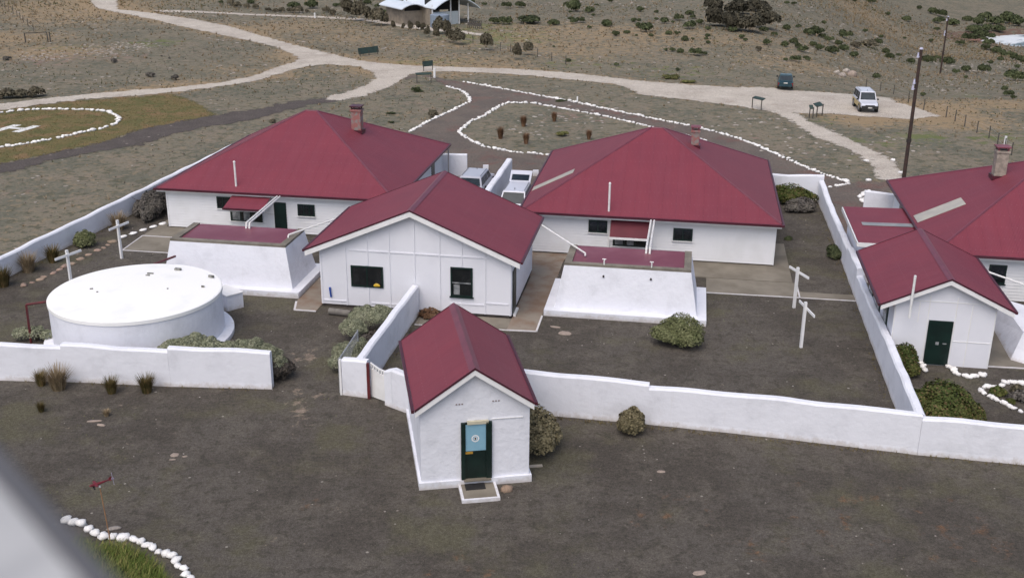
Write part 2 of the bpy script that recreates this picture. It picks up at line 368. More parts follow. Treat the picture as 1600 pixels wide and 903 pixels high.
DG = groundmat('grey_brown_drive_gravel', (.145, .122, .105), [
    ((.115, .098, .088), .3, .4, .6, .8), ((.16, .092, .080), .35, .50, .66, .8), ((.20, .15, .125), 1.2, .68, .8, .6)], edge=(1.0, .9, .2), bmp=.6, grit=((.33, .28, .25), 2.4, .93))
TG = groundmat('dark_track_gravel', (.100, .086, .080), [((.080, .069, .064), .6, .4, .6, .8), ((.14, .11, .095), 1.5, .68, .8, .7)], edge=(2.2, .7, .3), bmp=.6, grit=((.33, .28, .25), 2.0, .93))
RG = groundmat('pale_limestone_road', (.47, .425, .37), [
    ((.38, .335, .29), .25, .42, .62, .8), ((.54, .50, .45), .6, .52, .7, .8), ((.30, .235, .19), .5, .62, .74, .7)], edge=(1.5, .8, .25), bmp=.4, grit=((.25, .21, .18), 2.2, .93))
LG = groundmat('olive_helipad_grass', (.150, .122, .055), [
    ((.105, .105, .042), .5, .44, .58, .85), ((.21, .135, .075), .35, .5, .62, .85), ((.09, .085, .04), 2.0, .52, .64, .7), ((.20, .12, .08), 1.4, .60, .70, .7)], edge=(2.6, .7, .4), bmp=1.0)
dustb = [(420,640,2.2),(470,620,1.6),(455,660,2),(550,775,1.2),(560,740,1.0),(520,800,1.2),(430,850,1.8),(1200,865,2.2),(1120,820,1.6),(80,660,2.2),(200,640,2),(480,550,1.2),(120,650,2),(260,690,2.2),(60,640,2.5),(440,480,1.2),(470,560,1.6),(900,545,1.6),(1150,600,1.8),(1180,570,1.4),(1250,345,2.2),(1270,360,2.2),(120,400,1.5),(70,430,1.5),(150,375,1.5),(1340,700,1.5),(1000,660,1.6),(1080,675,1.6),(1330,705,2),(860,650,.8)]
rustb = [(850,550,3.5),(980,570,3.5),(1200,860,3),(1050,800,2.5),(440,850,2.5),(480,800,2),(1500,850,2.5),(1350,780,3),(1150,540,3),(900,600,2.5),(700,880,2),(1300,830,3)]
TRK = [at(x, y)[:2] for x, y in ((600,660),(560,700),(500,760),(470,640),(480,560),(480,500))]+[at(745,800)[:2]]
def yat(X, Y):
    def bl(L):
        f = np.zeros(X.shape)
        for px, py, r in L:
            c = at(px, py); f = np.maximum(f, np.exp(-(((X-c[0])/(r*1.2))**2+((Y-c[1])/(r))**2)))
        return f
    return dict(dust=.34*bl(dustb)+.05*wob(X, Y, 3)+.16*np.exp(-seg_dist(X, Y, TRK, False)**2/.5)*(1+.6*wob(X, Y, 2)), rust=.34*bl(rustb)+.12*wob(X+9, Y, 4))
sheet('gravel_yard', YARD, .008, YG, .6, 2.0, (), yat)
sheet('helipad_lawn', LAWN, .008, LG, .6)
sheet('track', TRACK, .016, TG, .5)
sheet('gravel_drive', DRIVE, .016, DG, .5, holes=[ISLAND])
sheet('footpath', PATH, .026, RG, .4)
sheet('walking_track', THIN, .03, RG, .5)
sheet('road', ROAD, .024, RG, .5)
# the sea in the cove
SEA = nodes('sea_water_and_surf'); m_, nt, bs = SEA
g = nt.nodes.new('ShaderNodeNewGeometry').outputs['Position']
foam = ramp(nt, noise(nt, g, .05, 7, .75, .6), .40, .52)
nt.links.new(mixc(nt, foam, (.05, .09, .10), (.75, .78, .80)), bs.inputs['Base Color']); bs.inputs['Roughness'].default_value = .35
bump(nt, bs, noise(nt, g, .4, 6), .8, .4)
xs2 = np.linspace(BAY[0]-85, 900, 90); ys2 = np.linspace(BAY[1]-60, BAY[1]+60, 30); X2, Y2 = np.meshgrid(xs2, ys2)
ZW = -19.0
link('sea', grid_mesh('sea', X2, Y2, np.full(X2.shape, ZW), bayd_(X2, Y2) < 1.2, None, m_), kind='structure')

# ------------------------------------------------------------------ boundary walls
def wall(name, label, cat, pts, thick=.34, mat=WHITE, group=None, wav=.02, z0=-.15, capr=.07):
    """pts: (u, v, top height) along the centre line; a repeated (u, v) makes a step in the top"""
    mb = MB(); prevring = None
    def ring(u, v, h, du, dv):
        n = (-dv, du)
        prof = [(-.5*thick-.03, z0), (-.5*thick, .25), (-.5*thick, h-capr), (-.5*thick+capr*.9, h), (.5*thick-capr*.9, h), (.5*thick, h-capr), (.5*thick, .25), (.5*thick+.03, z0)]
        return [W(u+n[0]*a, v+n[1]*a, b) for a, b in prof]
    L = 0
    for i in range(len(pts)-1):
        (u0, v0, h0), (u1, v1, h1) = pts[i], pts[i+1]
        d = math.hypot(u1-u0, v1-v0)
        if d < 1e-6: continue
        du, dv = (u1-u0)/d, (v1-v0)/d; n = max(1, int(d/.45)); rs = []
        for k in range(n+1):
            t = k/n; w1 = wav*math.sin((L+t*d)*1.9+1)+wav*.7*math.sin((L+t*d)*.83); w2 = wav*.5*math.sin((L+t*d)*3.1)
            rs.append(ring(u0+(u1-u0)*t-dv*w2, v0+(v1-v0)*t+du*w2, h0+(h1-h0)*t+w1, du, dv))
        for a, b in zip(rs, rs[1:]):
            for j in range(7): mb.face([a[j], a[j+1], b[j+1], b[j]])
        mb.face(rs[0][::-1]); mb.face(rs[-1]); L += d
    c = W(pts[0][0], pts[0][1], 0)
    o = mb.build(name, mat, org=c); tag(o, label, cat, group)
    return o
wall('garden_wall', 'long white front wall stepping down twice, running right from the small hut', 'wall',
     [(-6.2,39.28,1.80),(-.8,39.2,1.74),(-.8,39.2,1.60),(4,38.95,1.62),(9.3,38.5,1.66),(9.3,38.5,1.50),(16,38.3,1.52),(27,38.0,1.5)])
wall('garden_wall', 'white front wall with two upward steps, standing before the round white tank', 'wall',
     [(-34.6,38.15,1.5),(-28.2,38.35,1.5),(-28.2,38.35,1.66),(-25.3,38.75,1.56),(-25.3,38.75,1.70),(-20.7,39.1,1.60),(-20.7,39.1,1.76),(-16.45,39.6,1.66)])
wall('garden_wall', 'long low white wall running back on the far left beside the scrubby field', 'wall',
     [(-36.1,36,1.15),(-35.55,46,1.2),(-35.15,54,1.16),(-34.6,61,1.2),(-34.0,70,1.25),(-33.3,82,1.3)])
wall('garden_wall', 'white wall running from the gable building down to the white timber gate', 'wall',
     [(-12.62,48.9,1.46),(-12.66,44.0,1.56),(-12.66,39.7,1.62)], .36)
wall('gate_pier', 'short thick white wall stub between the wire gate and the white timber gate', 'wall',
     [(-13.35,39.62,1.58),(-12.24,39.50,1.64)], .36)
wall('garden_wall', 'short white wall joining the timber gate to the small hut', 'wall',
     [(-11.30,39.0,1.50),(-10.95,38.8,1.66),(-9.95,38.3,1.62)], .36)
wall('garden_wall', 'long white dividing wall stepping down beside the right hand yard', 'wall',
     [(9.3,38.72,1.50),(9.3,46,1.44),(9.3,50,1.24),(9.3,55.3,1.12),(9.3,55.3,1.50),(9.3,59.4,1.38),(9.3,59.4,1.22),(9.3,65.8,1.05),(9.25,70.5,1.08),(9.15,73.7,1.45)], .36)
wall('garden_wall', 'white back wall closing the yard behind the middle house', 'wall',
     [(4.6,73.95,1.72),(7,73.95,1.62),(9.3,73.98,1.74)], .3)
wall('bay_wall', 'white wall standing between the two parked vehicles behind the gable roof', 'wall',
     [(-12.2,64.6,1.72),(-12.2,74.6,1.68)], .42)
wall('screen_wall', 'white screen wall beside the downpipe at the back corner of the left house', 'wall',
     [(-17.4,75.0,1.7),(-15.35,75.25,1.74)], .25)
wall('screen_wall', 'small white screen wall in front of the right hand house, ringed by white stones', 'wall',
     [(11.5,70.6,1.66),(13.6,70.45,1.58)], .25)

# ------------------------------------------------------------------ roofs
def roof_face(mb, P, along, zup=.0):
    """P: world corners, uv in metres: u along the eave, v up the slope"""
    a = Vector(P[0]); ux = (Vector(along)).normalized()
    nrm = (Vector(P[1])-a).cross(Vector(P[2])-a).normalized(); vx = nrm.cross(ux)
    mb.face(P, [((Vector(q)-a).dot(ux)+50, (Vector(q)-a).dot(vx)+50) for q in P])
def strip(mb, a, b, w, t, up=(0, 0, 1)):
    """flat-ish bar from a to b of width w and thickness t, lying on the surface whose normal is up"""
    a = Vector(a); b = Vector(b); d = (b-a).normalized(); s_ = d.cross(Vector(up)).normalized(); n = s_.cross(d)
    P = [a-s_*w/2, a+s_*w/2, b+s_*w/2, b-s_*w/2]
    mb.hexa([p for p in P]+[p+n*t for p in P])
def hip_roof(root, u0, u1, v0, v1, ze, za, ridge=.35):
    uc, vc = (u0+u1)/2, (v0+v1)/2
    c = [W(u0, v0, ze), W(u1, v0, ze), W(u1, v1, ze), W(u0, v1, ze)]; A = W(uc-ridge, vc, za); B = W(uc+ridge, vc, za)
    mb = MB(); U = Vector(W(1, 0, 0)); V = Vector(W(0, 1, 0))
    roof_face(mb, [c[0], c[1], B, A], U); roof_face(mb, [c[1], c[2], B], V); roof_face(mb, [c[2], c[3], A, B], -U); roof_face(mb, [c[3], c[0], A], -V)
    lo = [(x, y, z-.06) for x, y, z in c]
    for k in range(4): mb.face([lo[k], lo[(k+1) % 4], c[(k+1) % 4], c[k]])
    mb.face(lo[::-1])
    roof = mb.build('roof', ROOF, root)
    cap = MB()
    for a, b in ((c[0], A), (c[3], A), (c[1], B), (c[2], B), (A, B)):
        a = Vector(a); b = Vector(b); a = a.lerp(b, .01); cap.tube(a+Vector((0, 0, -.025)), b+Vector((0, 0, -.025)), .07, n=8)
    cap.build('ridge_capping', ROOF_CAP, roof)
    for q in ((u0-.10, u1+.10, v0-.12, v0-.02, ze-.10, ze+.015), (u0-.10, u1+.10, v1+.02, v1+.12, ze-.10, ze+.015), (u0-.12, u0-.02, v0-.02, v1+.02, ze-.10, ze+.013), (u1+.02, u1+.12, v0-.02, v1+.02, ze-.10, ze+.013)):
        MB().box(*q).build('gutter', GUT, roof)
    for q in ((u0+.02, u1-.02, v0+.01, v0+.05, ze-.22, ze-.07), (u0+.02, u1-.02, v1-.05, v1-.01, ze-.22, ze-.07), (u0+.01, u0+.05, v0+.05, v1-.05, ze-.22, ze-.07), (u1-.05, u1-.01, v0+.05, v1-.05, ze-.22, ze-.07)):
        MB().box(*q).build('fascia', TRIM, root)
    MB().box(u0+.05, u1-.05, v0+.05, v1-.05, ze-.20, ze-.18).build('soffit', TRIM, root)
    def on(u, v):      # height of the roof surface
        return ze+(za-ze)*min(1, min((u-u0)/(uc-u0-ridge), (u1-u)/(uc-u0-ridge), (v-v0)/(vc-v0), (v1-v)/(vc-v0)))
    return roof, on
ROOF_CAP = M('ridge_capping_red', (.165, .042, .064), (.14, .036, .056), 2, .4)
def weatherboards(root, u0, u1, v0, v1, z0, z1, pitch=.165, name='wall'):
    mb = MB(); n = int((z1-z0)/pitch)+1
    for k in range(n):
        a = z0+k*pitch; b = min(z1, a+pitch+.002)
        if a >= z1: break
        o = .032
        lo = [mb.p(u0-o, v0-o, a), mb.p(u1+o, v0-o, a), mb.p(u1+o, v1+o, a), mb.p(u0-o, v1+o, a)]
        hi = [mb.p(u0, v0, b), mb.p(u1, v0, b), mb.p(u1, v1, b), mb.p(u0, v1, b)]
        for q in range(4): mb.face([lo[q], lo[(q+1) % 4], hi[(q+1) % 4], hi[q]])
        mb.face(lo[::-1])
    for u in (u0, u1):
        for v in (v0, v1): mb.box(u-.045, u+.045, v-.045, v+.045, z0-.01, z1)
    w = mb.build(name, BOARD, root)
    b = MB(); b.box(u0+.03, u1-.03, v0+.03, v1-.03, -.05, z0+.02); b.build('footing', CONC, root)
    return w
def window_v(root, u0, u1, z0, z1, v, bars=(.5,), curtain=False, sill=True, name='window', label=None):
    """window in a wall facing the camera (a v = const plane); frame stands 3 cm proud"""
    f = MB(); t = .075; y0, y1 = v-.06, v+.02
    f.box(u0, u1, y0, y1, z0, z0+t); f.box(u0, u1, y0, y1, z1-t, z1); f.box(u0, u0+t, y0, y1, z0+t, z1-t); f.box(u1-t, u1, y0, y1, z0+t, z1-t)
    for b in bars:
        c = u0+(u1-u0)*b; f.box(c-.03, c+.03, y0+.01, y1, z0+t, z1-t)
    fr = f.build(name, GREEN, root)
    if label: fr['label'] = label
    p = MB(); p.box(u0+t, u1-t, v-.035, v-.02, z0+t, z1-t); p.build('pane', GLASS, fr)
    if curtain:
        c = MB(); c.box(u0+t+.05, u0+(u1-u0)*.30, v-.040, v-.036, z0+t, z1-t-.03); c.box(u0+(u1-u0)*.42, u0+(u1-u0)*.62, v-.040, v-.036, z0+t, z1-t-.05); c.build('curtain', CURT, fr)
    if sill:
        s_ = MB(); s_.box(u0-.05, u1+.05, v-.11, v+.01, z0-.05, z0-.003); s_.build('sill', GREEN if sill == 2 else TRIM, fr)
    return fr
def chimney(root, roof, u, v, zt, w, on, mat, capmat, taper=1.0, lab=None):
    z0 = on(u, v)-.35; mb = MB()
    mb.box(u-w/2, u+w/2, v-w/2, v+w/2, z0, zt-.22); mb.box(u-w/2-.05, u+w/2+.05, v-w/2-.05, v+w/2+.05, zt-.22, zt-.10)
    ch = mb.build('chimney', mat, root)
    if lab: ch['label'] = lab
    fl = MB(); zz = on(u, v-w/2-.1); fl.box(u-w/2-.10, u+w/2+.10, v-w/2-.10, v+w/2+.10, zz-.15, zz+.06); fl.build('flashing', GUT, ch)
    cp = MB()
    for a in (-1, 1):
        for b in (-1, 1): cp.box(u+a*w*.4-.04, u+a*w*.4+.04, v+b*w*.4-.04, v+b*w*.4+.04, zt-.10, zt+.06)
    cp.box(u-w/2-.07, u+w/2+.07, v-w/2-.07, v+w/2+.07, zt+.06, zt+.12); cp.build('chimney_cap', capmat, ch)
    return ch
def vent(root, u, v, z0, z1):
    mb = MB(); mb.tube(W(u, v, z0), W(u, v, z1), .06, n=12); mb.tube(W(u, v, z1), W(u, v, z1+.07), .08, .03, n=12); mb.build('vent_pipe', PIPE, root, smooth=False)
def skylight(roof, a, b, on):
    """translucent sheet on a left-hand roof slope between (u,v) corners"""
    (u0, v0), (u1, v1) = a, b; mb = MB(); P = []
    for (u, v) in ((u0, v0), (u1, v0), (u1, v1), (u0, v1)): P.append(W(u, v, on(u, v)+.02))
    mb.hexa([(x, y, z-.01) for x, y, z in P]+[(x, y, z+.015) for x, y, z in P]); mb.build('skylight', SKYL, roof)
# ------------------------------------------------------------------ left house
h1 = thing('house', 'weatherboard house furthest left with hipped dark red roof and brick chimney', 'house', W(-30.8, 59.9, 0))
weatherboards(h1, -30.75, -16.9, 59.92, 73.9, .12, 2.42)
r1, on1 = hip_roof(h1, -31.2, -16.42, 59.5, 74.3, 2.6, 6.12)
chimney(h1, r1, -20.95, 67.4, 6.35, .62, on1, BRICK, GUT)
vent(h1, -26.3, 60.0, 2.4, 4.3)
window_v(h1, -27.55, -26.5, 1.44, 2.16, 59.9, (.35, .7))
w = window_v(h1, -26.75, -24.75, .70, 1.42, 59.9, (.33, .66), True, label='three pane window under the awning')
window_v(h1, -22.5, -21.45, 1.24, 1.96, 59.9, (.36, .68))
d = MB(); d.box(-23.98, -23.22, 59.86, 59.93, .14, 2.0); d.build('door', GREEN, h1)
def awning(root, u0, u1, v, z1, z0, out, hood=DARK):
    mb = MB(); U = Vector(W(1, 0, 0))
    P = [W(u0, v-out, z0), W(u1, v-out, z0), W(u1, v, z1), W(u0, v, z1)]; roof_face(mb, P, U)
    mb.face([(x, y, z-.05) for x, y, z in P[::-1]])
    for k in range(4):
        a, b = P[k], P[(k+1) % 4]; mb.face([(a[0], a[1], a[2]-.05), (b[0], b[1], b[2]-.05), b, a])
    aw = mb.build('awning', ROOF, root)
    g = MB(); g.box(u0-.03, u1+.03, v-out-.10, v-out-.01, z0-.10, z0+.005); g.build('gutter', GUT, aw)
    t = MB(); t.box(u0, u1, v-out-.02, v-out+.04, z0-.16, z0-.10)
    for u in (u0+.03, u1-.03): t.hexa([W(u-.025, v-.0, 1.2), W(u+.025, v-.0, 1.2), W(u+.025, v+.04, 1.2), W(u-.025, v+.04, 1.2), W(u-.025, v-out+.02, z0-.10), W(u+.025, v-out+.02, z0-.10), W(u+.025, v-out+.06, z0-.06), W(u-.025, v-out+.06, z0-.06)])
    t.build('bracket', TRIM, aw)
    return aw
awning(h1, -26.45, -24.05, 59.86, 2.40, 1.98, 1.6)
fl = MB(); fl.box(-16.92, -16.88, 61.2, 62.0, 1.0, 2.0); f_ = fl.build('window', GREEN, h1); fl = MB(); fl.box(-16.878, -16.872, 61.3, 61.9, 1.1, 1.9); fl.build('pane', GLASS, f_)
fl = MB(); fl.box(-16.94, -16.85, 70.6, 71.5, .15, 2.05); fl.build('door', GREEN, h1)
dp = MB(); dp.tube(W(-16.5, 74.25, 2.5), W(-16.5, 74.25, 0), .05); dp.build('downpipe', M('grey_downpipe', (.4, .38, .38)), h1)
# ------------------------------------------------------------------ middle house
h2 = thing('house', 'weatherboard middle house with a bright red canvas awning under its hipped roof', 'house', W(-8.6, 59.3, 0))
weatherboards(h2, -8.55, 5.2, 59.3, 73.2, .12, 2.42)
r2, on2 = hip_roof(h2, -9.0, 5.48, 58.72, 73.75, 2.6, 6.08)
chimney(h2, r2, .55, 66.3, 6.15, .46, on2, BRICK, ROOFTRIM)
vent(h2, -4.0, 59.1, 2.4, 4.35)
window_v(h2, -5.12, -4.07, 1.43, 2.15, 59.28, (.5,))
window_v(h2, -3.72, -1.82, .72, 1.40, 59.28, (.34, .66), True, label='three pane window under the red awning')
window_v(h2, -.37, .70, 1.23, 1.95, 59.28, (.5,))
AWN = M('bright_red_awning_canvas', (.120, .018, .030), (.10, .015, .026), 1.2, .75)
aw2 = MB(); P = [W(-3.85, 58.35, 1.50), W(-1.72, 58.35, 1.50), W(-1.72, 59.2, 2.36), W(-3.85, 59.2, 2.36)]
aw2.hexa([(x, y, z-.03) for x, y, z in P]+P); aw = aw2.build('awning', AWN, h2)
g = MB(); g.box(-3.88, -1.69, 58.30, 58.34, 1.38, 1.50); g.build('valance', TRIM, aw)
for a in (-4.0, -1.66): MB().box(a, a+.1, 59.2, 59.27, .15, 2.42).build('trim_board', TRIM, h2)
skylight(r2, (-8.9, 62.85), (-6.45, 63.75), on2)
# ------------------------------------------------------------------ right house
h3 = thing('house', 'dark red roofed house at the right edge with a pale stone chimney', 'house', W(13.2, 55.8, 0))
weatherboards(h3, 13.1, 27.0, 55.8, 69.3, .12, 2.42)
r3, on3 = hip_roof(h3, 12.68, 27.4, 55.25, 69.8, 2.6, 6.1)
chimney(h3, r3, 17.25, 62.9, 6.45, .62, on3, STONEC, ROOFTRIM)
skylight(r3, (12.8, 60.35), (15.15, 61.65), on3)
window_v(h3, 15.6, 16.45, 1.0, 2.0, 55.78, (), sill=2)
g = MB(); g.box(13.02, 13.1, 66.2, 67.0, .2, 2.1); g.build('door', GREEN, h3)
# lean-to joined to it
ln = thing('lean_to', 'flat dark red lean-to roof with a grey translucent strip, beside the dividing wall', 'lean-to', W(9.6, 57.5, 0))
mb = MB(); mb.box(9.62, 12.9, 57.5, 63.6, 0, 2.12); mb.build('wall', WHITE, ln)
mb = MB(); P = [W(9.3, 57.2, 2.36), W(12.95, 57.2, 2.42), W(12.95, 63.9, 2.46), W(9.3, 63.9, 2.40)]
roof_face(mb, P, W(0, 1, 0)); mb.face([(x, y, z-.05) for x, y, z in P[::-1]])
for k in range(4): a, b = P[k], P[(k+1) % 4]; mb.face([(a[0], a[1], a[2]-.05), (b[0], b[1], b[2]-.05), b, a])
lr = mb.build('roof', ROOF, ln)
mb = MB(); mb.hexa([W(9.9, 60.2, 2.40), W(12.65, 60.2, 2.45), W(12.65, 60.75, 2.455), W(9.9, 60.75, 2.405)]+[W(9.9, 60.2, 2.425), W(12.65, 60.2, 2.475), W(12.65, 60.75, 2.48), W(9.9, 60.75, 2.43)]); mb.build('skylight', M('grey_roof_sheet', (.22, .23, .24), (.3, .3, .3), 1.5, .4), lr)
mb = MB(); mb.box(9.28, 12.9, 57.12, 57.18, 2.12, 2.34); mb.box(9.22, 9.28, 57.12, 63.9, 2.14, 2.36); mb.build('fascia', TRIM, ln)
# ------------------------------------------------------------------ gable buildings
def gable(root, u0, u1, v0, v1, ze, za, yaw, capw=.16):
    uc = (u0+u1)/2; Wf = lambda a, b, c: W(a, b, c, yaw); mb = MB(yaw); V = Vector(Wf(0, 1, 0))
    L = [Wf(u0, v0, ze), Wf(uc, v0, za), Wf(uc, v1, za), Wf(u0, v1, ze)]; Rr = [Wf(uc, v0, za), Wf(u1, v0, ze), Wf(u1, v1, ze), Wf(uc, v1, za)]
    roof_face(mb, L, V); roof_face(mb, Rr, V)
    t = .05
    for Q in (L, Rr):
        lo = [(x, y, z-t) for x, y, z in Q]; mb.face(lo[::-1])
        for k in range(4):
            if (Q is L and k == 1) or (Q is Rr and k == 3): continue
            mb.face([lo[k], lo[(k+1) % 4], Q[(k+1) % 4], Q[k]])
    roof = mb.build('roof', ROOF, root)
    cp = MB(yaw); n = (Vector(Wf(uc, v0-.01, za)), Vector(Wf(uc, v1+.01, za))); sl_ = (za-ze)/(uc-u0)
    for sgn in (-1, 1):
        a0 = Wf(uc, v0-.01, za+.03); a1 = Wf(uc, v1+.01, za+.03); b0 = Wf(uc+sgn*capw, v0-.01, za+.025-sl_*capw); b1 = Wf(uc+sgn*capw, v1+.01, za+.025-sl_*capw)
        cp.face([a0, b0, b1, a1] if sgn > 0 else [a0, a1, b1, b0])
    cp.build('ridge_capping', ROOF_CAP, roof)
    for uu in (u0-.11, u1+.01): MB(yaw).box(uu, uu+.10, v0+.02, v1-.02, ze-.10, ze+.01).build('gutter', GUT, roof)
    for vv in (v0-.025, v1-.015):      # thin dark flashing along the verges
        e = MB(yaw)
        for ua, ub in ((u0, uc), (uc, u1)):
            za_, zb_ = (ze, za) if ua == u0 else (za, ze)
            e.hexa([Wf(ua, vv, za_-.05), Wf(ub, vv, zb_-.05), Wf(ub, vv+.04, zb_-.05), Wf(ua, vv+.04, za_-.05), Wf(ua, vv, za_+.025), Wf(ub, vv, zb_+.025), Wf(ub, vv+.04, zb_+.025), Wf(ua, vv+.04, za_+.025)])
        e.build('verge_flashing', GUT, roof)
    return roof
def barge(root, u0, u1, v0, v1, ze, za, yaw, h=.24):
    uc = (u0+u1)/2; Wf = lambda a, b, c: W(a, b, c, yaw)
    for vv in (v0-.005, v1-.045):
        mb = MB(yaw)
        for ua, ub in ((u0, uc), (uc, u1)):
            za_, zb_ = (ze, za) if ua == u0 else (za, ze)
            mb.hexa([Wf(ua, vv, za_-.06-h), Wf(ub, vv, zb_-.06-h), Wf(ub, vv+.05, zb_-.06-h), Wf(ua, vv+.05, za_-.06-h), Wf(ua, vv, za_-.055), Wf(ub, vv, zb_-.055), Wf(ub, vv+.05, zb_-.055), Wf(ua, vv+.05, za_-.055)])
        mb.build('bargeboard', TRIM, root)
def gable_body(root, u0, u1, v0, v1, z0, zw, za, yaw, mat, name='wall'):
    """walls u0..u1 with gables; zw wall height at the sides, za underside of the ridge"""
    uc = (u0+u1)/2; mb = MB(yaw)
    F = [mb.p(u0, v0, z0), mb.p(u1, v0, z0), mb.p(u1, v0, zw), mb.p(uc, v0, za), mb.p(u0, v0, zw)]; Bk = [mb.p(u0, v1, z0), mb.p(u1, v1, z0), mb.p(u1, v1, zw), mb.p(uc, v1, za), mb.p(u0, v1, zw)]
    mb.face(F); mb.face(Bk[::-1])
    for k in range(5): mb.face([F[(k+1) % 5], F[k], Bk[k], Bk[(k+1) % 5]])
    return mb.build(name, mat, root)
gb = thing('workshop', 'wide white panelled building with dark red gable roof between the two houses', 'building', W(-17.4, 49.0, 0))
gable(gb, -18.08, -7.38, 48.62, 56.35, 3.05, 5.32, YAW)
barge(gb, -18.06, -7.40, 48.62, 56.35, 3.05, 5.32, YAW, .26)
gable_body(gb, -17.45, -7.85, 49.0, 56.0, .16, 3.02, 5.05, YAW, SHEETW)
mb = MB(); mb.box(-17.42, -7.88, 49.03, 55.97, -.05, .16); mb.build('footing', DARK, gb)  # dark strip paints the shade of the gap below the raised walls
mb = MB()         # cover battens over the sheet joints
def gz(u): return 5.02-abs(u+12.65)/4.8*2.03
for u in (-17.38, -16.12, -15.0, -13.9, -12.64, -11.39, -10.3, -9.15, -7.92):
    segs = [(.16, gz(u)-.03)]
    if u == -15.0: segs = [(.16, 1.16), (2.30, gz(u)-.03)]
    if u == -10.3: segs = [(.16, .95), (2.56, gz(u)-.03)]
    for a, b in segs: mb.box(u-.035, u+.035, 48.965, 49.0, a, b)
for a, b, z in ((-15.9, -9.0, 3.05), (-10.9, -9.2, .62), (-9.10, -8.0, .74), (-14.9, -13.95, .35), (-13.85, -12.7, .35), (-17.33, -16.17, .35)): mb.box(a, b, 48.968, 49.0, z-.03, z+.03)
mb.build('cover_battens', SHEETW, gb)
window_v(gb, -15.86, -14.23, 1.18, 2.27, 49.0, (.5,), sill=False, label='wide sliding window with a yellow hard hat behind it')
w2 = window_v(gb, -10.85, -9.76, 1.0, 2.5, 49.0, (), sill=2, label='tall green sash window')
mb = MB(); mb.box(-10.77, -9.84, 48.935, 48.96, 1.68, 1.74); mb.box(-10.70, -10.4, 48.962, 48.964, 1.10, 1.62); mb.build('sash_rail', CURT, w2)
mb = MB(); mb.box(-7.86, -7.80, 49.25, 50.15, .2, 2.35); d_ = mb.build('door', GREEN, gb)
mb = MB(); mb.box(-7.80, -7.68, 49.2, 50.2, .05, .16); mb.build('threshold', TRIM, d_)
mb = MB(); mb.tube(W(-16.95, 48.97, 1.02), W(-16.95, 48.86, 1.02), .035); mb.tube(W(-16.98, 48.93, 1.05), W(-16.93, 48.93, .55), .045)
tap = mb.build('hose_tap', M('blue_plastic', (.02, .07, .35)), org=W(-16.95, 48.95, .8)); tag(tap, 'blue plastic hose fitting on the left end of the gable building front', 'tap')
# hard hat behind the window pane sits on the sill inside: real dome just proud of the glass
mb = MB(); c = Vector(W(-14.55, 48.93, 1.27))
for i in range(6):
    for j in range(12):
        q = []
        for ii, jj in ((i, j), (i, j+1), (i+1, j+1), (i+1, j)):
            th = ii/6*math.pi/2; ph = jj/12*2*math.pi; r = .17*math.cos(th); uu, vv, zz = r*math.cos(ph), .14*math.cos(th)*math.sin(ph), .15*math.sin(th)
            q.append(W(-14.55+uu, 48.90+vv*.3, 1.28+zz))
        mb.face(q)
hh = mb.build('hard_hat', M('yellow_plastic', (.65, .42, .04), rough=.35), org=W(-14.55, 48.9, 1.28)); tag(hh, 'yellow hard hat resting in the corner of the wide window', 'hard hat')
# right-hand small gable building
sg = thing('shed', 'small white gabled shed with a dark green door at the right, before the last house', 'shed', W(9.45, 47.0, 0))
gable(sg, 8.84, 14.42, 46.62, 54.1, 2.86, 4.18, YAW)
barge(sg, 8.86, 14.40, 46.62, 54.1, 2.86, 4.18, YAW, .2)
gable_body(sg, 9.52, 13.78, 46.98, 53.8, .0, 2.78, 3.98, YAW, SHEETW)
mb = MB()
for u in (9.56, 10.55, 11.02-.06, 12.1, 12.75, 13.74): mb.box(u-.02, u+.02, 46.96, 46.98, .05 if u not in (10.55,) else 2.0, 2.72 if u in (9.56, 13.74) else 2.95+(.3 if 10.9 < u < 12.5 else 0))
mb.box(10.0, 13.2, 46.962, 46.98, 2.98, 3.02); mb.box(12.15, 13.7, 46.962, 46.98, 1.18, 1.22); mb.build('cover_battens', TRIM, sg)
mb = MB(); mb.box(11.02, 12.05, 46.93, 46.985, .05, 2.13); d_ = mb.build('door', GREEN, sg)
mb = MB(); mb.box(11.72, 11.88, 46.90, 46.93, 1.06, 1.10); mb.build('door_handle', STEEL, d_)
mb = MB(); mb.box(11.42, 11.56, 46.925, 46.93, 1.0, 1.14); mb.build('door_plate', CURT, d_)
mb = MB(); mb.tube(W(10.08, 46.50, 2.35), W(10.08, 46.50, 4.3), .055, n=12); mb.build('vent_pipe', PIPE, sg)
for k, (a, b) in enumerate(((48.2, 49.2), (50.2, 51.2), (52.3, 53.3))):
    mb = MB(); mb.box(9.46, 9.54, a, b, 1.1, 2.3); w_ = mb.build('window', GREEN, sg)
    mb = MB(); mb.box(9.44, 9.462, a+.08, (a+b)/2-.03, 1.2, 2.2); mb.box(9.44, 9.462, (a+b)/2+.03, b-.08, 1.2, 2.2); mb.build('pane', M('pale_window_glass', (.25, .27, .28), rough=.1), w_)
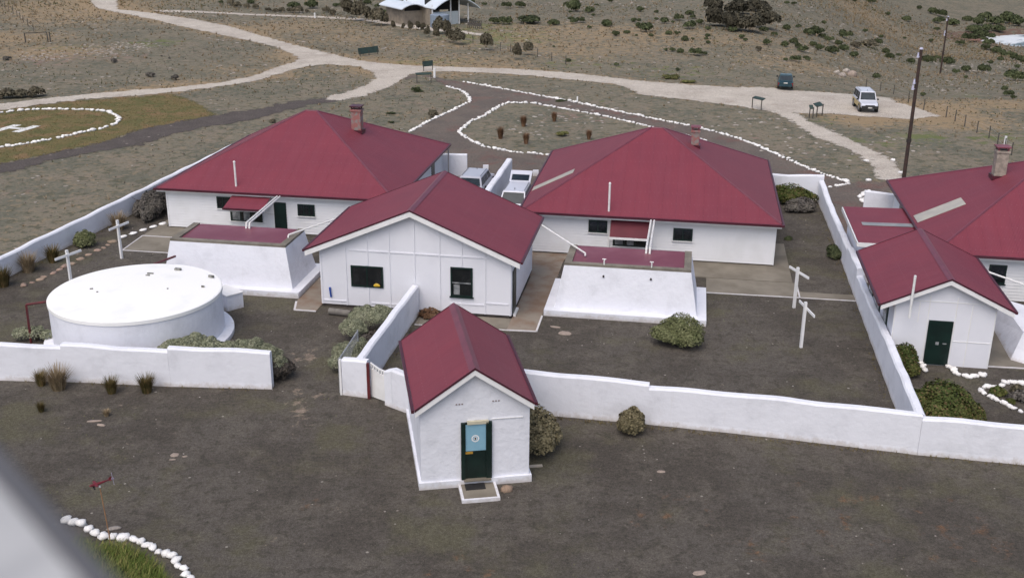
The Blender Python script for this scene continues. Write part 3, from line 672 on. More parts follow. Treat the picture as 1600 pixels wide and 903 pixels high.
# ------------------------------------------------------------------ foreground hut
HY = -.17
ht = thing('hut', 'small whitewashed masonry hut in the foreground with steep dark red gable roof', 'hut', W(2.6, 33.65, 0, HY))
gable(ht, 2.42, 6.57, 33.40, 39.55, 3.18, 4.62, HY, .19)
barge(ht, 2.44, 6.55, 33.40, 39.55, 3.18, 4.62, HY, .20)
gable_body(ht, 2.62, 6.44, 33.65, 39.35, 0, 3.05, 4.36, HY, ROUGHW)
mb = MB(HY); mb.box(2.53, 6.53, 33.56, 39.44, -.1, .28)
mb.build('plinth', WHITE, ht)
mb = MB(HY)
mb.box(4.02, 5.10, 33.60, 33.655, .30, 2.50); mb.box(4.9, 5.1, 33.54, 33.60, .30, 2.5); mb.box(4.02, 4.16, 33.54, 33.60, .30, 2.5)
d_ = mb.build('door', GREEN, ht)
mb = MB(HY); mb.box(4.18, 4.89, 33.585, 33.60, 1.40, 2.42); ps = mb.build('door_poster', M('pale_blue_poster', (.24, .44, .56), (.21, .40, .52), 1.5, .35), d_)
mb = MB(HY)
def disc(mb, u, z, v, r, yaw, n=20, r0=0):
    for k in range(n):
        a, b = 2*math.pi*k/n, 2*math.pi*(k+1)/n
        P = [W(u+r0*math.cos(a), v, z+r0*math.sin(a), yaw), W(u+r*math.cos(a), v, z+r*math.sin(a), yaw), W(u+r*math.cos(b), v, z+r*math.sin(b), yaw), W(u+r0*math.cos(b), v, z+r0*math.sin(b), yaw)]
        mb.face(P if r0 else [P[0], P[1], P[2]])
disc(mb, 4.52, 1.88, 33.582, .135, HY, r0=.095); disc(mb, 4.52, 1.88, 33.581, .06, HY)
for k in range(12):
    a = k/12*2*math.pi; disc(mb, 4.52+.115*math.cos(a), 1.88+.115*math.sin(a), 33.580, .028, HY, 6)
mb.build('emblem', TRIM, d_)
mb = MB(HY); disc(mb, 4.52, 1.885, 33.578, .035, HY, 8); mb.face([W(4.50, 33.577, 1.80, HY), W(4.56, 33.577, 1.88, HY), W(4.50, 33.577, 1.93, HY)]); mb.build('emblem_centre', DARK, d_)
mb = MB(HY); mb.box(4.17, 4.43, 33.575, 33.60, 1.29, 1.37); mb.build('name_plate', M('brass_plate', (.55, .32, .06), rough=.35, metal=.3), d_)
mb = MB(HY); mb.box(4.24, 4.98, 33.54, 33.64, 2.44, 2.56); mb.build('lintel', M('cream_lintel', (.62, .58, .44)), ht)
mb = MB(HY); mb.box(4.10, 5.06, 33.42, 33.60, .27, .31); mb.build('door_sill', CONC, ht)
mb = MB(HY); mb.box(5.10, 6.2, 33.62, 33.652, 2.55, 2.58); mb.build('conduit', TRIM, ht)
mb = MB(HY)
for u, z in ((3.85, 3.18), (5.12, 3.22)):
    for k in range(3): mb.box(u+k*.1, u+k*.1+.06, 33.635, 33.65, z, z+.045)
mb.build('wall_vents', M('vent_hole_grey', (.30, .25, .25)), ht)
st = MB(HY); st.box(3.93, 5.20, 32.50, 33.55, -.05, .12); o = st.build('door_step', CONC, org=W(4.55, 33, 0, HY)); tag(o, 'concrete step with white painted edges at the hut door', 'step')
e = MB(HY)
e.box(3.90, 3.99, 32.47, 33.55, -.05, .135); e.box(5.14, 5.23, 32.47, 33.55, -.05, .135); e.box(3.99, 5.14, 32.46, 32.55, -.05, .137); e.build('painted_edge', WHITE, o)
mt = MB(HY); mt.box(4.12, 4.82, 33.12, 33.52, .124, .145); o = mt.build('door_mat', BLACK, org=W(4.45, 33.3, .124, HY)); tag(o, 'black rubber mat lying on the hut step', 'door mat')
# ------------------------------------------------------------------ water tanks and cisterns
def cistern(label, u0, u1, vf, vb, z, pipes):
    c = thing('cistern', label, 'water cistern', W((u0+u1)/2, vf, 0)); b = .40
    zb = .34
    mb = MB(); P = [mb.p(u0-b, vf-b, zb-.05), mb.p(u1+b, vf-b, zb-.05), mb.p(u1+b, vb+b, zb-.05), mb.p(u0-b, vb+b, zb-.05), mb.p(u0, vf, z), mb.p(u1, vf, z), mb.p(u1, vb, z), mb.p(u0, vb, z)]; mb.hexa(P)
    mb.build('battered_wall', ROUGHW, c)
    e = b+.46
    mb = MB(); mb.hexa([mb.p(u0-e, vf-e, -.1), mb.p(u1+e, vf-e, -.1), mb.p(u1+e, vb+e, -.1), mb.p(u0-e, vb+e, -.1), mb.p(u0-e, vf-e, zb-.03), mb.p(u1+e, vf-e, zb-.03), mb.p(u1+e, vb+e, zb-.03), mb.p(u0-e, vb+e, zb-.03)])
    mb.build('plinth', WHITE, c)
    mb = MB(); t = .30
    mb.box(u0, u1, vf, vf+t, z, z+.12); mb.box(u0, u0+t+.05, vf+t, vb, z, z+.12); mb.box(u1-t-.05, u1, vf+t, vb, z, z+.12); mb.build('rim', RIM, c)
    mb = MB(); P = [W(u0+t+.05, vf+t, z+.03), W(u1-t-.05, vf+t, z+.03), W(u1-t-.05, vb+.05, z+.06), W(u0+t+.05, vb+.05, z+.06)]
    roof_face(mb, P, W(0, 1, 0)); mb.build('cover', ROOF2, c)
    return c
ROOF2 = M('faded_red_cover_sheet', (.17, .042, .062), (.24, .09, .115), .5, .4, .35, .8)
c1 = cistern('battered white cistern with sunken red cover, next to the round tank', -26.05, -19.8, 50.6, 53.5, 2.4, ())
c2 = cistern('battered white cistern with sunken red cover and two small spouts, in the middle yard', -5.5, .66, 50.55, 53.5, 2.4, ())
for u in (-3.55, -1.25):
    mb = MB(); mb.tube(W(u, 50.62, 2.4), W(u, 50.62, 2.78), .035); mb.tube(W(u-.09, 50.62, 2.8), W(u+.09, 50.62, 2.8), .03); mb.build('spout', PIPE, c2)
    mb = MB(); mb.tube(W(u, 50.60, 1.98), W(u, 50.40, 1.98), .05); mb.build('outlet', DARK, c2)
def pipe(label, pts, r=.05, mat=PIPE, group=None, name='drain_pipe'):
    mb = MB()
    for a, b in zip(pts, pts[1:]): mb.tube(a, b, r, n=10)
    o = mb.build(name, mat, org=pts[-1]); tag(o, label, 'pipe', group); return o
g_ = 'white drain pipes from the eaves to the cisterns'
for k, du in enumerate((0, .18)):
    pipe('%s of two parallel white pipes sloping from the left house eave to its cistern' % ('left', 'right')[k], [W(-23.55+du, 59.5, 2.5), W(-22.95+du, 53.3, 2.75), W(-22.95+du, 53.2, 2.45)], .05, PIPE, g_)
    pipe('%s of two parallel white pipes dropping from the middle house eave to its cistern' % ('left', 'right')[k], [W(-1.62+du, 58.75, 2.5), W(-1.62+du, 53.0, 2.72), W(-1.62+du, 52.9, 2.45)], .055, PIPE, g_)
pipe('single white pipe from the gable building gutter down to the middle cistern', [W(-7.4, 55.3, 2.98), W(-4.6, 51.9, 2.62), W(-4.6, 51.85, 2.5)], .045, PIPE, g_)
pipe('single white pipe from the gable building gutter to the left cistern', [W(-18.1, 54.6, 2.95), W(-20.1, 51.95, 2.66), W(-20.12, 51.9, 2.5)], .045, PIPE, g_)
pipe('white pipe crossing from the small shed eave at the right edge', [W(14.5, 52.2, 2.8), W(17.5, 49.6, 2.5)], .045, PIPE, g_)
# round tank
TU, TV, TR, TH = -24.42, 43.72, 3.83, 2.28
tk = thing('round_tank', 'big round white concrete water tank with a slightly domed lid', 'water tank', W(TU, TV, 0))
def lathe(mb, u, v, prof, n=96, yaw=YAW):
    for k in range(n):
        a, b = 2*math.pi*k/n, 2*math.pi*(k+1)/n
        for (r0, z0), (r1, z1) in zip(prof, prof[1:]):
            P = [W(u+r0*math.cos(a), v+r0*math.sin(a), z0, yaw), W(u+r0*math.cos(b), v+r0*math.sin(b), z0, yaw), W(u+r1*math.cos(b), v+r1*math.sin(b), z1, yaw), W(u+r1*math.cos(a), v+r1*math.sin(a), z1, yaw)]
            if r1 < 1e-6: P = P[:3]
            mb.face(P)
mb = MB(); lathe(mb, TU, TV, [(TR-.04, -.1), (TR-.04, TH-.18)]); mb.build('tank_wall', WHITE, tk, smooth=True)
mb = MB(); lathe(mb, TU, TV, [(TR-.03, TH-.20), (TR, TH-.19), (TR, TH-.03), (TR-.05, TH), (TR*.6, TH+.07), (TR*.2, TH+.12), (0, TH+.13)]); mb.build('tank_lid', TANKW, tk)
mb = MB(); lathe(mb, TU, TV, [(TR+.38, -.1), (TR+.38, .22), (TR-.06, .28)]); mb.build('plinth', WHITE, tk)
mb = MB()
for x, y, l, w_, an in ((278,421,.30,.16,0), (231,431,.20,.04,.1), (235,428,.30,.05,.1), (330,432,.28,.10,-.2), (143,452,.14,.03,.4), (317,448,.16,.03,0), (152,457,.08,.05,.4), (262,452,.07,.05,0)):
    p = at(x, y, TH+.08); c_, s_ = math.cos(an-YAW), math.sin(an-YAW)
    Q = [(p[0]+a*l/2*c_-b*w_/2*s_, p[1]+a*l/2*s_+b*w_/2*c_) for a, b in ((-1, -1), (1, -1), (1, 1), (-1, 1))]
    mb.prism(Q, TH+.04, TH+.14)
mb.build('lid_scraps', M('dark_scraps_on_lid', (.10, .10, .09), (.3, .3, .28), 8), tk)
bx = thing('valve_box', 'small white box with sloping lid standing against the round tank', 'box', W(-21.2, 47.3, 0))
Fp, Rp = Vector(at(356, 487)), Vector(at(381, 480)); Bp_ = Vector((*at(354, 444, 1.0)[:2], 0)); Lp = Fp+Bp_-Rp; up_ = Vector((0, 0, 1))
def bhex(g, z0, z1, z2):
    c_ = (Fp+Rp+Bp_+Lp)/4; q = [c_+(p_-c_)*g for p_ in (Fp, Rp, Bp_, Lp)]; mb = MB(); mb.hexa([p_+up_*(z0 if z0 < .1 else z0+(z2-z1)*(k in (2, 3))) for k, p_ in enumerate(q)]+[p_+up_*(z1 if k < 2 else z2) for k, p_ in enumerate(q)]); return mb
bhex(1.0, -.05, .78, .92).build('box_body', WHITE, bx); bhex(1.08, .785, .84, .98).build('box_lid', TRIM, bx)
pipe('dark red pipe bent down the left side of the round tank', [W(-28.1, 42.7, 1.9), W(-28.95, 42.1, 1.9), W(-29.0, 42.1, 0)], .055, REDPIPE, name='overflow_pipe')
p0 = Vector(W(-25.6, 49.9, 1.9)); pipe('dark red pipe rising from the round tank to the cistern wall', [W(-25.6, 50.1, 1.75), W(-25.9, 46.9, 2.1)], .06, REDPIPE, name='supply_pipe')
# ------------------------------------------------------------------ paths, slabs
def slab(name, label, uvp, z=.05, mat=CONC, edges=(), ew=.09):
    P = [W(a, b)[:2] for a, b in uvp]; mb = MB(); mb.prism(P, -.05, z)
    o = mb.build(name, mat, org=(P[0][0], P[0][1], 0), kind='structure')
    if edges:
        e = MB()
        for i, j in edges:
            a, b = Vector((*P[i], z-.04)), Vector((*P[j], z-.04)); strip(e, a, b, ew, .052)
        e.build('painted_edge', WHITE, o)
    return o
CONC2 = M('stained_red_brown_concrete', (.25, .215, .175), (.20, .135, .095), .9, .9, .36, .66, bmp=.2)
slab('concrete_path', '', [(-7.84,47.5),(-6.42,47.6),(-6.42,49.6),(-6.36,58.0),(-6.2,59.3),(-9,59.3),(-9.0,55.2),(-7.8,55.2)], .035, CONC2, ((0,1),(1,2)))
slab('concrete_apron', '', [(-12.3,47.4),(-7.84,47.5),(-7.84,48.98),(-12.3,48.98)], .03, CONC, ((0,1),), .07)
slab('concrete_path', '', [(-18.6,48.2),(-17.5,48.2),(-17.5,57),(-18.9,57),(-18.9,49.3)], .035, CONC2, ((0,1),(0,4)), .10)
slab('concrete_apron', '', [(-31.45,55.3),(-26.9,55.35),(-26.9,58.0),(-31.6,58.0)], .03, CONC, ((0,1),(0,3)), .07)
slab('concrete_apron', '', [(-31.6,58.05),(-26.9,58.05),(-26.9,60),(-31.0,60),(-31.6,62)], .04, CONC, ((0,1),), .07)
slab('concrete_apron', '', [(1.55,54.4),(6.3,54.5),(6.3,56.7),(1.55,56.7)], .03, CONC, ((0,1),(1,2)), .08)
slab('concrete_apron', '', [(-6.2,56.75),(6.1,56.75),(6.1,63.5),(5.2,63.5),(5.2,59.3),(-6.2,59.3)], .045, CONC)
slab('concrete_path', '', [(6.35,54.5),(9.1,54.55),(9.1,55.4),(6.35,55.4)], .03, CONC, ((0,1),), .07)
slab('concrete_path', '', [(13.75,47.2),(16.2,47.3),(16.9,47.8),(16.9,55.8),(13.8,55.8)], .04, CONC, ((0,1),(1,2)), .07)
cw = MB(); cw.hexa([W(15.0,48.1,0), W(18.5,45.5,0), W(21,48.2,0), W(15.2,54.0,0), W(15.6,48.9,1.1), W(18.7,46.6,1.1), W(20.8,48.6,1.1), W(15.6,53.4,1.1)]); o = cw.build('cistern', ROUGHW, org=W(17, 49, 0)); tag(o, 'grey white sloping cistern side cut off by the right edge behind the shed', 'water cistern')
print('part2 ok')

# ------------------------------------------------------------------ clothesline crosses
ARM = {0: ((.45, 1.0), 1.55), 1: ((.42, 1.3), 1.45), 2: ((.87, -1.57), 1.7), 3: ((.60, -1.97), 1.8)}
for k, (lab, pos, zt, za) in enumerate((('white timber cross post nearest the round tank', (104,391), 2.2, 1.9), ('white timber cross post beside the concrete apron of the left house', (183,344), 2.25, 1.86),
        ('white timber cross post beside the concrete path of the middle yard', (1247,418), 2.15, 1.82), ('white timber cross post standing alone on dark gravel nearest the dividing wall', (1259,472), 2.24, 1.86))):
    p = at(*pos, zt); (a, b), L = ARM[k]; d = Vector(W(a, b, 0)).normalized(); c = thing('clothes_post', lab, 'post', (p[0], p[1], 0), 'white cross shaped clothes posts')
    s_ = d.cross(Vector((0, 0, 1))); t = .06; P = [(p[0]+s_.x*a_*t+d.x*b_*t, p[1]+s_.y*a_*t+d.y*b_*t) for a_, b_ in ((-1, -1), (1, -1), (1, 1), (-1, 1))]
    mb = MB(); mb.hexa([(x, y, -.1) for x, y in P]+[(x, y, zt) for x, y in P]); mb.build('post', TRIM, c)
    tilt = (.04, .03, -.02, -.03)[k]
    A = Vector((p[0], p[1], za))-d*L/2+s_*.085*(-1 if k < 2 else 1)*(-1); B = A+d*L; A.z -= tilt; B.z += tilt
    mb = MB(); strip(mb, A, B, .05, .12); mb.build('crossarm', TRIM, c)
# ------------------------------------------------------------------ gates
gt = thing('gate', 'white timber gate with dark red post, between wall stub and hut', 'gate', W(-12.2, 39.4, 0))
a, b = Vector(W(-12.12, 39.42, 0)), Vector(W(-11.36, 39.02, 0)); d = (b-a)
mb = MB(); n = 12
for k in range(n):     # solid leaf with a dipping top and pierced rail
    t0, t1 = k/n, (k+1)/n; z0_, z1_ = [1.58-.16*math.sin(min(1, t*1.2)*math.pi/2) for t in (t0, t1)]
    A, B = a+d*t0, a+d*t1; o_ = d.cross(Vector((0, 0, 1))).normalized()*.05
    mb.hexa([A-o_+Vector((0, 0, .06)), A+o_*.2+Vector((0, 0, .06)), B+o_*.2+Vector((0, 0, .06)), B-o_+Vector((0, 0, .06))]+[A-o_+Vector((0, 0, z0_-.22)), A+o_*.2+Vector((0, 0, z0_-.22)), B+o_*.2+Vector((0, 0, z1_-.22)), B-o_+Vector((0, 0, z1_-.22))])
    mb.hexa([A-o_+Vector((0, 0, z0_-.06)), A+o_*.2+Vector((0, 0, z0_-.06)), B+o_*.2+Vector((0, 0, z1_-.06)), B-o_+Vector((0, 0, z1_-.06))]+[A-o_+Vector((0, 0, z0_)), A+o_*.2+Vector((0, 0, z0_)), B+o_*.2+Vector((0, 0, z1_)), B-o_+Vector((0, 0, z1_))])
    if k % 2 == 0: mb.hexa([A-o_+Vector((0, 0, z0_-.22)), A+o_*.2+Vector((0, 0, z0_-.22)), B+o_*.2+Vector((0, 0, z1_-.22)), B-o_+Vector((0, 0, z1_-.22))]+[A-o_+Vector((0, 0, z0_-.06)), A+o_*.2+Vector((0, 0, z0_-.06)), B+o_*.2+Vector((0, 0, z1_-.06)), B-o_+Vector((0, 0, z1_-.06))])
mb.build('gate_leaf', TRIM, gt)
mb = MB(); p = W(-12.19, 39.30, 0); mb.box(-12.24, -12.13, 39.22, 39.34, -.05, 1.60); mb.build('gate_post', REDPIPE, gt)
wg = thing('gate', 'open wire mesh gate standing edge on beside the white wall stub', 'gate', W(-13.4, 39.6, 0))
mb = MB(); A, B = W(-13.50, 39.52, 0), W(-13.62, 42.6, 0)
for z in (.12, 1.55): mb.tube((A[0], A[1], z), (B[0], B[1], z), .025, n=8)
for Q in (A, B): mb.tube((Q[0], Q[1], .05), (Q[0], Q[1], 1.6), .028, n=8)
mb.build('gate_frame', STEEL, wg)
mb = MB()
for k in range(26):
    t = (k+.5)/26; x, y = A[0]+(B[0]-A[0])*t, A[1]+(B[1]-A[1])*t; mb.tube((x, y, .12), (x, y, 1.55), .006, n=4, cap=False)
for k in range(13): z = .2+k*.105; mb.tube((A[0], A[1], z), (B[0], B[1], z), .006, n=4, cap=False)
mb.build('gate_mesh', STEEL, wg)
mb = MB(); mb.box(-13.46, -13.38, 39.40, 39.52, -.05, 1.60); o = mb.build('gate_hinge_post', TRIM, wg)
# ------------------------------------------------------------------ poles
POLE = M('dark_creosoted_pole', (.035, .025, .022), (.06, .035, .028), 3, .85); CER = M('pale_insulator', (.55, .55, .68), (.45, .45, .6), 5, .4)
for lab, base, h, r in (('tall dark timber pole with a white cap behind the right hand roof', hit(1411,287), 9.45, .14), ('distant dark power pole with pale insulators near the cove', hit(1469,116), None, .14)):
    if h is None:
        d = ray(1481, 27); t = (base[0]*d[0]+base[1]*d[1])/(d[0]**2+d[1]**2); h = HC+d[2]*t-base[2]
    pl = thing('power_pole', lab, 'pole', base, 'power poles'); x, y, z = base
    mb = MB(); mb.tube((x, y, z-.3), (x, y, z+h), r, r*.75, 12); mb.build('pole', POLE, pl)
    mb = MB(); mb.tube((x, y, z+h), (x, y, z+h+.12), r*1.0, r*.6, 10); mb.build('cap', CER, pl)
    for dz, dx in ((-2.35, -.22), (-2.75, -.26), (-.55, -.2)):
        mb = MB(); mb.tube((x+dx, y-.1, z+h+dz), (x+dx, y-.1, z+h+dz+.34), .10, .05, 8); mb.tube((x, y-.05, z+h+dz+.05), (x+dx, y-.1, z+h+dz+.05), .02, n=6); mb.build('insulator', CER, pl)
    mb = MB(); mb.tube((x, y, z+3.0), (x, y, z+3.25), r*1.25, n=12); mb.build('bracket', DARK, pl)
# ------------------------------------------------------------------ fences and small posts
def post_at(x, y, z, h, r=.06, name='fence_post', parent=None):
    mb = MB(); mb.tube((x, y, z-.1), (x, y, z+h), r, r*.85, 6); return mb.build(name, POST, parent)
def fence(label, px, n_wires=2, h=1.05, rails=False):
    pts = [hit(*q) for q in px]; f = thing('wire_fence', label, 'fence', pts[0])
    for p in pts: post_at(*p, h, .05, 'post', f)
    mb = MB()
    for a, b in zip(pts, pts[1:]):
        for k in range(n_wires):
            z = h*(k+1)/(n_wires+.3); mb.tube((a[0], a[1], a[2]+z), (b[0], b[1], b[2]+z), .005, n=4, cap=False)
    mb.build('wire', STEEL, f); return f
fence('wire fence of dark posts climbing away at the top left', [(53,50),(44,42),(37,36),(32,31),(27,27),(21,23),(14,19),(8,14),(2,10)])
fence('wire fence of dark posts at the right edge behind the stone chimney', [(1580,243),(1569,236),(1558,228),(1545,216),(1526,208),(1507,198),(1492,190),(1478,184)])
fence('faint wire fence running behind the car park', [(1353,138),(1375,143),(1396,148),(1419,160),(1443,172)], 2)
fence('wire fence beside the pavilion on the dry grass', [(739,67),(752,68),(782,80),(798,82),(812,86),(840,90),(862,96),(884,101)], 3)
f = thing('timber_rail', 'dark timber rail frame standing in the field at the far left', 'frame', hit(57, 66))
A, B = hit(40, 67), hit(75, 66)
for q in (A, B, hit(79, 66)): post_at(*q, 1.25, .09, 'post', f)
mb = MB(); mb.tube((A[0], A[1], 1.1), (B[0], B[1], 1.15), .06, n=6); mb.build('rail', POST, f)
# ------------------------------------------------------------------ signs and boards
BOARDG = M('dark_green_sign_board', (.03, .055, .045), (.02, .04, .035), 2, .5)
def board(label, pa, pb, h, tilt, w, nposts=2, name='sign_board', mat=BOARDG):
    a, b = Vector(hit(*pa)), Vector(hit(*pb)); t = thing(name, label, 'sign', (a+b)/2); d = (b-a).normalized(); nrm = d.cross(Vector((0, 0, 1)))
    if nrm.y > 0: nrm = -nrm
    up = (Vector((0, 0, 1))*math.cos(tilt)-nrm*math.sin(tilt)); mb = MB(); n2 = d.cross(up).normalized()*.03
    A = a+Vector((0, 0, h)); B = b+Vector((0, 0, h)); P = [A, B, B+up*w, A+up*w]
    mb.hexa([p-n2 for p in P]+[p+n2 for p in P]); mb.build('board', mat, t)
    for k in range(nposts):
        q = a.lerp(b, .06+.88*k/(nposts-1)) if nposts > 1 else a.lerp(b, .5)
        mb = MB(); mb.tube(q-Vector((0, 0, .1)), q+Vector((0, 0, h+w*.5*math.cos(tilt))), .05, n=6); mb.build('post', POST, t)
    return t
board('long low dark green board on posts beside the road fork', (561,89), (592,85), .25, .25, .75, 3)
board('small dark green board on the far side of the junction', (661,112), (677,110), .5, .2, .6)
board('thin dark green rail sign above a small bush near the junction', (650,131), (675,130), .9, 1.1, .35)
board('low dark frame sign at the lower edge of the car park', (1174,169), (1190,173), .95, 1.2, .4)
board('smaller dark interpretation board beside the footpath, left of the pair', (1264,185), (1270,185), .85, 1.0, .5)
board('larger dark interpretation board beside the footpath, right of the pair', (1275,184), (1285,181), .95, 1.0, .5)
for lab, q, h, r in (('white marker post beside the junction board', (679,122), 1.0, .13), ('tiny white post between the stone edging and the far drive', (902,160), .55, .07), ('white topped post by the fence behind the stone chimney', (1569,232), 1.0, .1),
                     ('short white post beside the left walking track', (492,29), .8, .12)):
    p = hit(*q); mb = MB(); mb.tube(p, (p[0], p[1], p[2]+h), r, r, 8); o = mb.build('marker_post', TRIM, org=p); tag(o, lab, 'post')
for lab, q in (('white square marker block beside the silver car', (759,267)), ('white square marker block beyond the white car', (837,275))):
    p = hit(*q); mb = MB(); mb.prism([(p[0]-.2, p[1]-.1), (p[0]+.2, p[1]-.1), (p[0]+.2, p[1]+.1), (p[0]-.2, p[1]+.1)], 0, .42); o = mb.build('marker_block', WHITE, org=p); tag(o, lab, 'block')
# ------------------------------------------------------------------ helipad marking
mb = MB(); hc = Vector((*W(-56.35, 84.35, 0)[:2], 0))
l1 = (at(-16, 208), at(28, 195.5)); l2 = (at(24, 207), at(58, 197))
def flat(a, b, w, z=.02):
    a = Vector((*a[:2], z)); b = Vector((*b[:2], z)); d = (b-a).normalized(); s_ = Vector((-d.y, d.x, 0))*w/2
    mb.face([a-s_, b-s_, b+s_, a+s_][::1]); 
flat(l1[0], l1[1], .75); flat(l2[0], l2[1], .75)
m1 = Vector(l1[0]).lerp(Vector(l1[1]), .62); m2 = Vector(l2[0]).lerp(Vector(l2[1]), .5); dd = (m2-m1).normalized()*.2; flat(m1+dd*1.8, m2-dd*1.8, .55, .022)
o = mb.build('helipad_marking', M('white_ground_paint', (.75, .75, .73), (.6, .6, .57), 3), org=(hc.x, hc.y, .02)); tag(o, 'white letter H painted on the olive grass of the helipad', 'marking')
# ------------------------------------------------------------------ vehicles
TYRE = M('tyre_rubber', (.018, .018, .019), (.03, .028, .026), 5, .85); HUB = M('grey_wheel_rim', (.25, .25, .26), (.18, .18, .19), 5, .4, metal=.6)
LAMPR = M('red_lamp_lens', (.28, .01, .012), rough=.2); LAMPW = M('clear_lamp_lens', (.55, .56, .55), (.4, .4, .4), 5, .15); PLATE = M('white_number_plate', (.6, .6, .58), rough=.4)
CGLASS = M('tinted_car_glass', (.012, .020, .030), (.022, .034, .045), 1.5, .22, spec=.25); PLAS = M('black_bumper_plastic', (.02, .02, .022), rough=.6)
def car(label, pos, head, L, Wd, H, paint, kind='wagon', lower=None, hatch=False):
    """pos: ground point under the middle; head: heading (radians clockwise from +Y)"""
    root = thing('parked_car', label, 'car', pos); ch, sh = math.cos(head), math.sin(head)
    def T(x, y, z): return (pos[0]+x*ch+y*sh, pos[1]-x*sh+y*ch, pos[2]+z)
    hw = Wd/2; zb = .30 if kind != '4wd' else .42; belt = H*.60 if kind == 'sedan' else H*.56; hood = belt*.93
    yf, yr = L/2, -L/2; wr = .33 if kind != '4wd' else .40; wy = (L*.31, -L*.30)
    cab = dict(wagon=(-.47, -.43, .10, .24), sedan=(-.34, -.20, .08, .26), **{'4wd': (-.485, -.45, .13, .23)})[kind]   # rear base, rear top, front top, front base (of L)
    yrb, yrt, yft, yfb = [c*L for c in cab]
    st = [(yr, .86, zb+.12, belt*.90), (yr+.10, .95, zb+.02, belt*.985), (yrb, 1, zb, belt), (yfb, 1, zb, belt), (yfb+.25*(yf-yfb), .985, zb, hood+.02), (yf-.22, .93, zb+.02, hood*.94), (yf, .80, zb+.12, hood*.80)]
    mb = MB(); R2 = []
    for y, k, z0_, z1_ in st:
        w = hw*k; zm = z0_+(z1_-z0_)*.62
        R2.append([T(-w*.90, y, z0_), T(-w, y, z0_+.14), T(-w, y, zm), T(-w*.955, y, z1_-.03), T(-w*.86, y, z1_), T(w*.86, y, z1_), T(w*.955, y, z1_-.03), T(w, y, zm), T(w, y, z0_+.14), T(w*.90, y, z0_)])
    for a, b in zip(R2, R2[1:]):
        for k in range(10): mb.face([a[k], a[(k+1) % 10], b[(k+1) % 10], b[k]])
    mb.face(R2[0][::-1]); mb.face(R2[-1])
    tw = hw*.80; bw = hw*.93; zt = H; Bp = [T(-bw, yrb, belt-.02), T(bw, yrb, belt-.02), T(bw, yfb, belt-.02), T(-bw, yfb, belt-.02)]; Tp = [T(-tw, yrt, zt-.05), T(tw, yrt, zt-.05), T(tw, yft, zt-.05), T(-tw, yft, zt-.05)]
    C3 = [T(-tw*.9, yrt+.08, zt), T(tw*.9, yrt+.08, zt), T(tw*.9, yft-.08, zt-.01), T(-tw*.9, yft-.08, zt-.01)]
    for k in range(4):
        mb.face([Bp[k], Bp[(k+1) % 4], Tp[(k+1) % 4], Tp[k]]); mb.face([Tp[k], Tp[(k+1) % 4], C3[(k+1) % 4], C3[k]])
    mb.face(C3)
    mb.build('body', paint, root)
    if lower:
        mb = MB()
        for s_ in (-1, 1): mb.hexa([T(s_*hw*1.0, yr+.15, zb), T(s_*hw*1.012, yr+.15, zb), T(s_*hw*1.012, yf-.35, zb), T(s_*hw*1.0, yf-.35, zb)]+[T(s_*hw*1.0, yr+.15, zb+.5), T(s_*hw*1.008, yr+.15, zb+.5), T(s_*hw*1.008, yf-.35, zb+.45), T(s_*hw*1.0, yf-.35, zb+.45)])
        mb.build('door_cladding', lower, root)
    def pane(q, m0, m1, name='window', off=.012, mat=CGLASS):
        a, b, c, d_ = [Vector(x) for x in q]; n = (b-a).cross(d_-a).normalized()
        f = lambda s_, t: (a.lerp(b, s_)).lerp(d_.lerp(c, s_), t)+n*off
        P = [f(m0[0], m0[1]), f(m1[0], m0[1]), f(m1[0], m1[1]), f(m0[0], m1[1])]; x = MB(); x.hexa([p-n*.004 for p in P]+[p for p in P]); x.build(name, mat, root)
    pane([Bp[2], Bp[3], Tp[3], Tp[2]], (.05, .10), (.95, .93), 'windscreen')
    if not hatch: pane([Bp[0], Bp[1], Tp[1], Tp[0]], (.07, .14), (.93, .90), 'rear_window')
    else: pane([Bp[0], Bp[1], Tp[1], Tp[0]], (.04, .02), (.96, .96), 'boot_shade_pane', .01, BLACK)  # black pane paints the shade inside the open boot
    cuts = ((.03, .34), (.37, .66), (.69, .95)) if kind != 'sedan' else ((.10, .48), (.52, .92))
    for a, b in cuts:
        pane([Bp[1], Bp[2], Tp[2], Tp[1]], (a, .14), (b, .90)); pane([Bp[3], Bp[0], Tp[0], Tp[3]], (1-b, .14), (1-a, .90))
    for y in wy:
        for s_ in (-1, 1):
            x = s_*(hw-.10); w = MB(); w.tube(T(x-.11, y, wr), T(x+.11, y, wr), wr, n=20); wo = w.build('wheel', TYRE, root)
            w = MB(); w.tube(T(x+s_*.105, y, wr), T(x+s_*.125, y, wr), wr*.58, n=14); w.build('rim', HUB, wo)
            w = MB(); w.tube(T(s_*(hw-.06), y, wr+.02), T(s_*(hw+.006), y, wr+.02), wr*1.22, n=20); w.build('wheel_arch', BLACK if not lower else PLAS, root)
    def bx_(x0, x1, y0, y1, z0_, z1_, name, mat, par=None):
        b = MB(); b.hexa([T(x0, y0, z0_), T(x1, y0, z0_), T(x1, y1, z0_), T(x0, y1, z0_), T(x0, y0, z1_), T(x1, y0, z1_), T(x1, y1, z1_), T(x0, y1, z1_)]); b.build(name, mat, par or root)
    bm_ = PLAS if kind == '4wd' else paint
    bx_(-hw*.88, hw*.88, yf-.06, yf+.09, zb+.02, zb+.26, 'front_bumper', bm_); bx_(-hw*.9, hw*.9, yr-.09, yr+.05, zb+.02, zb+.26, 'rear_bumper', bm_)
    bx_(-hw*.5, hw*.5, yf-.03, yf+.015, zb+.34, hood*.80-.05, 'grille', BLACK); bx_(-.19, .19, yf+.09, yf+.10, zb+.06, zb+.18, 'number_plate', PLATE); bx_(-.19, .19, yr-.10, yr-.09, zb+.32, zb+.44, 'number_plate', PLATE)
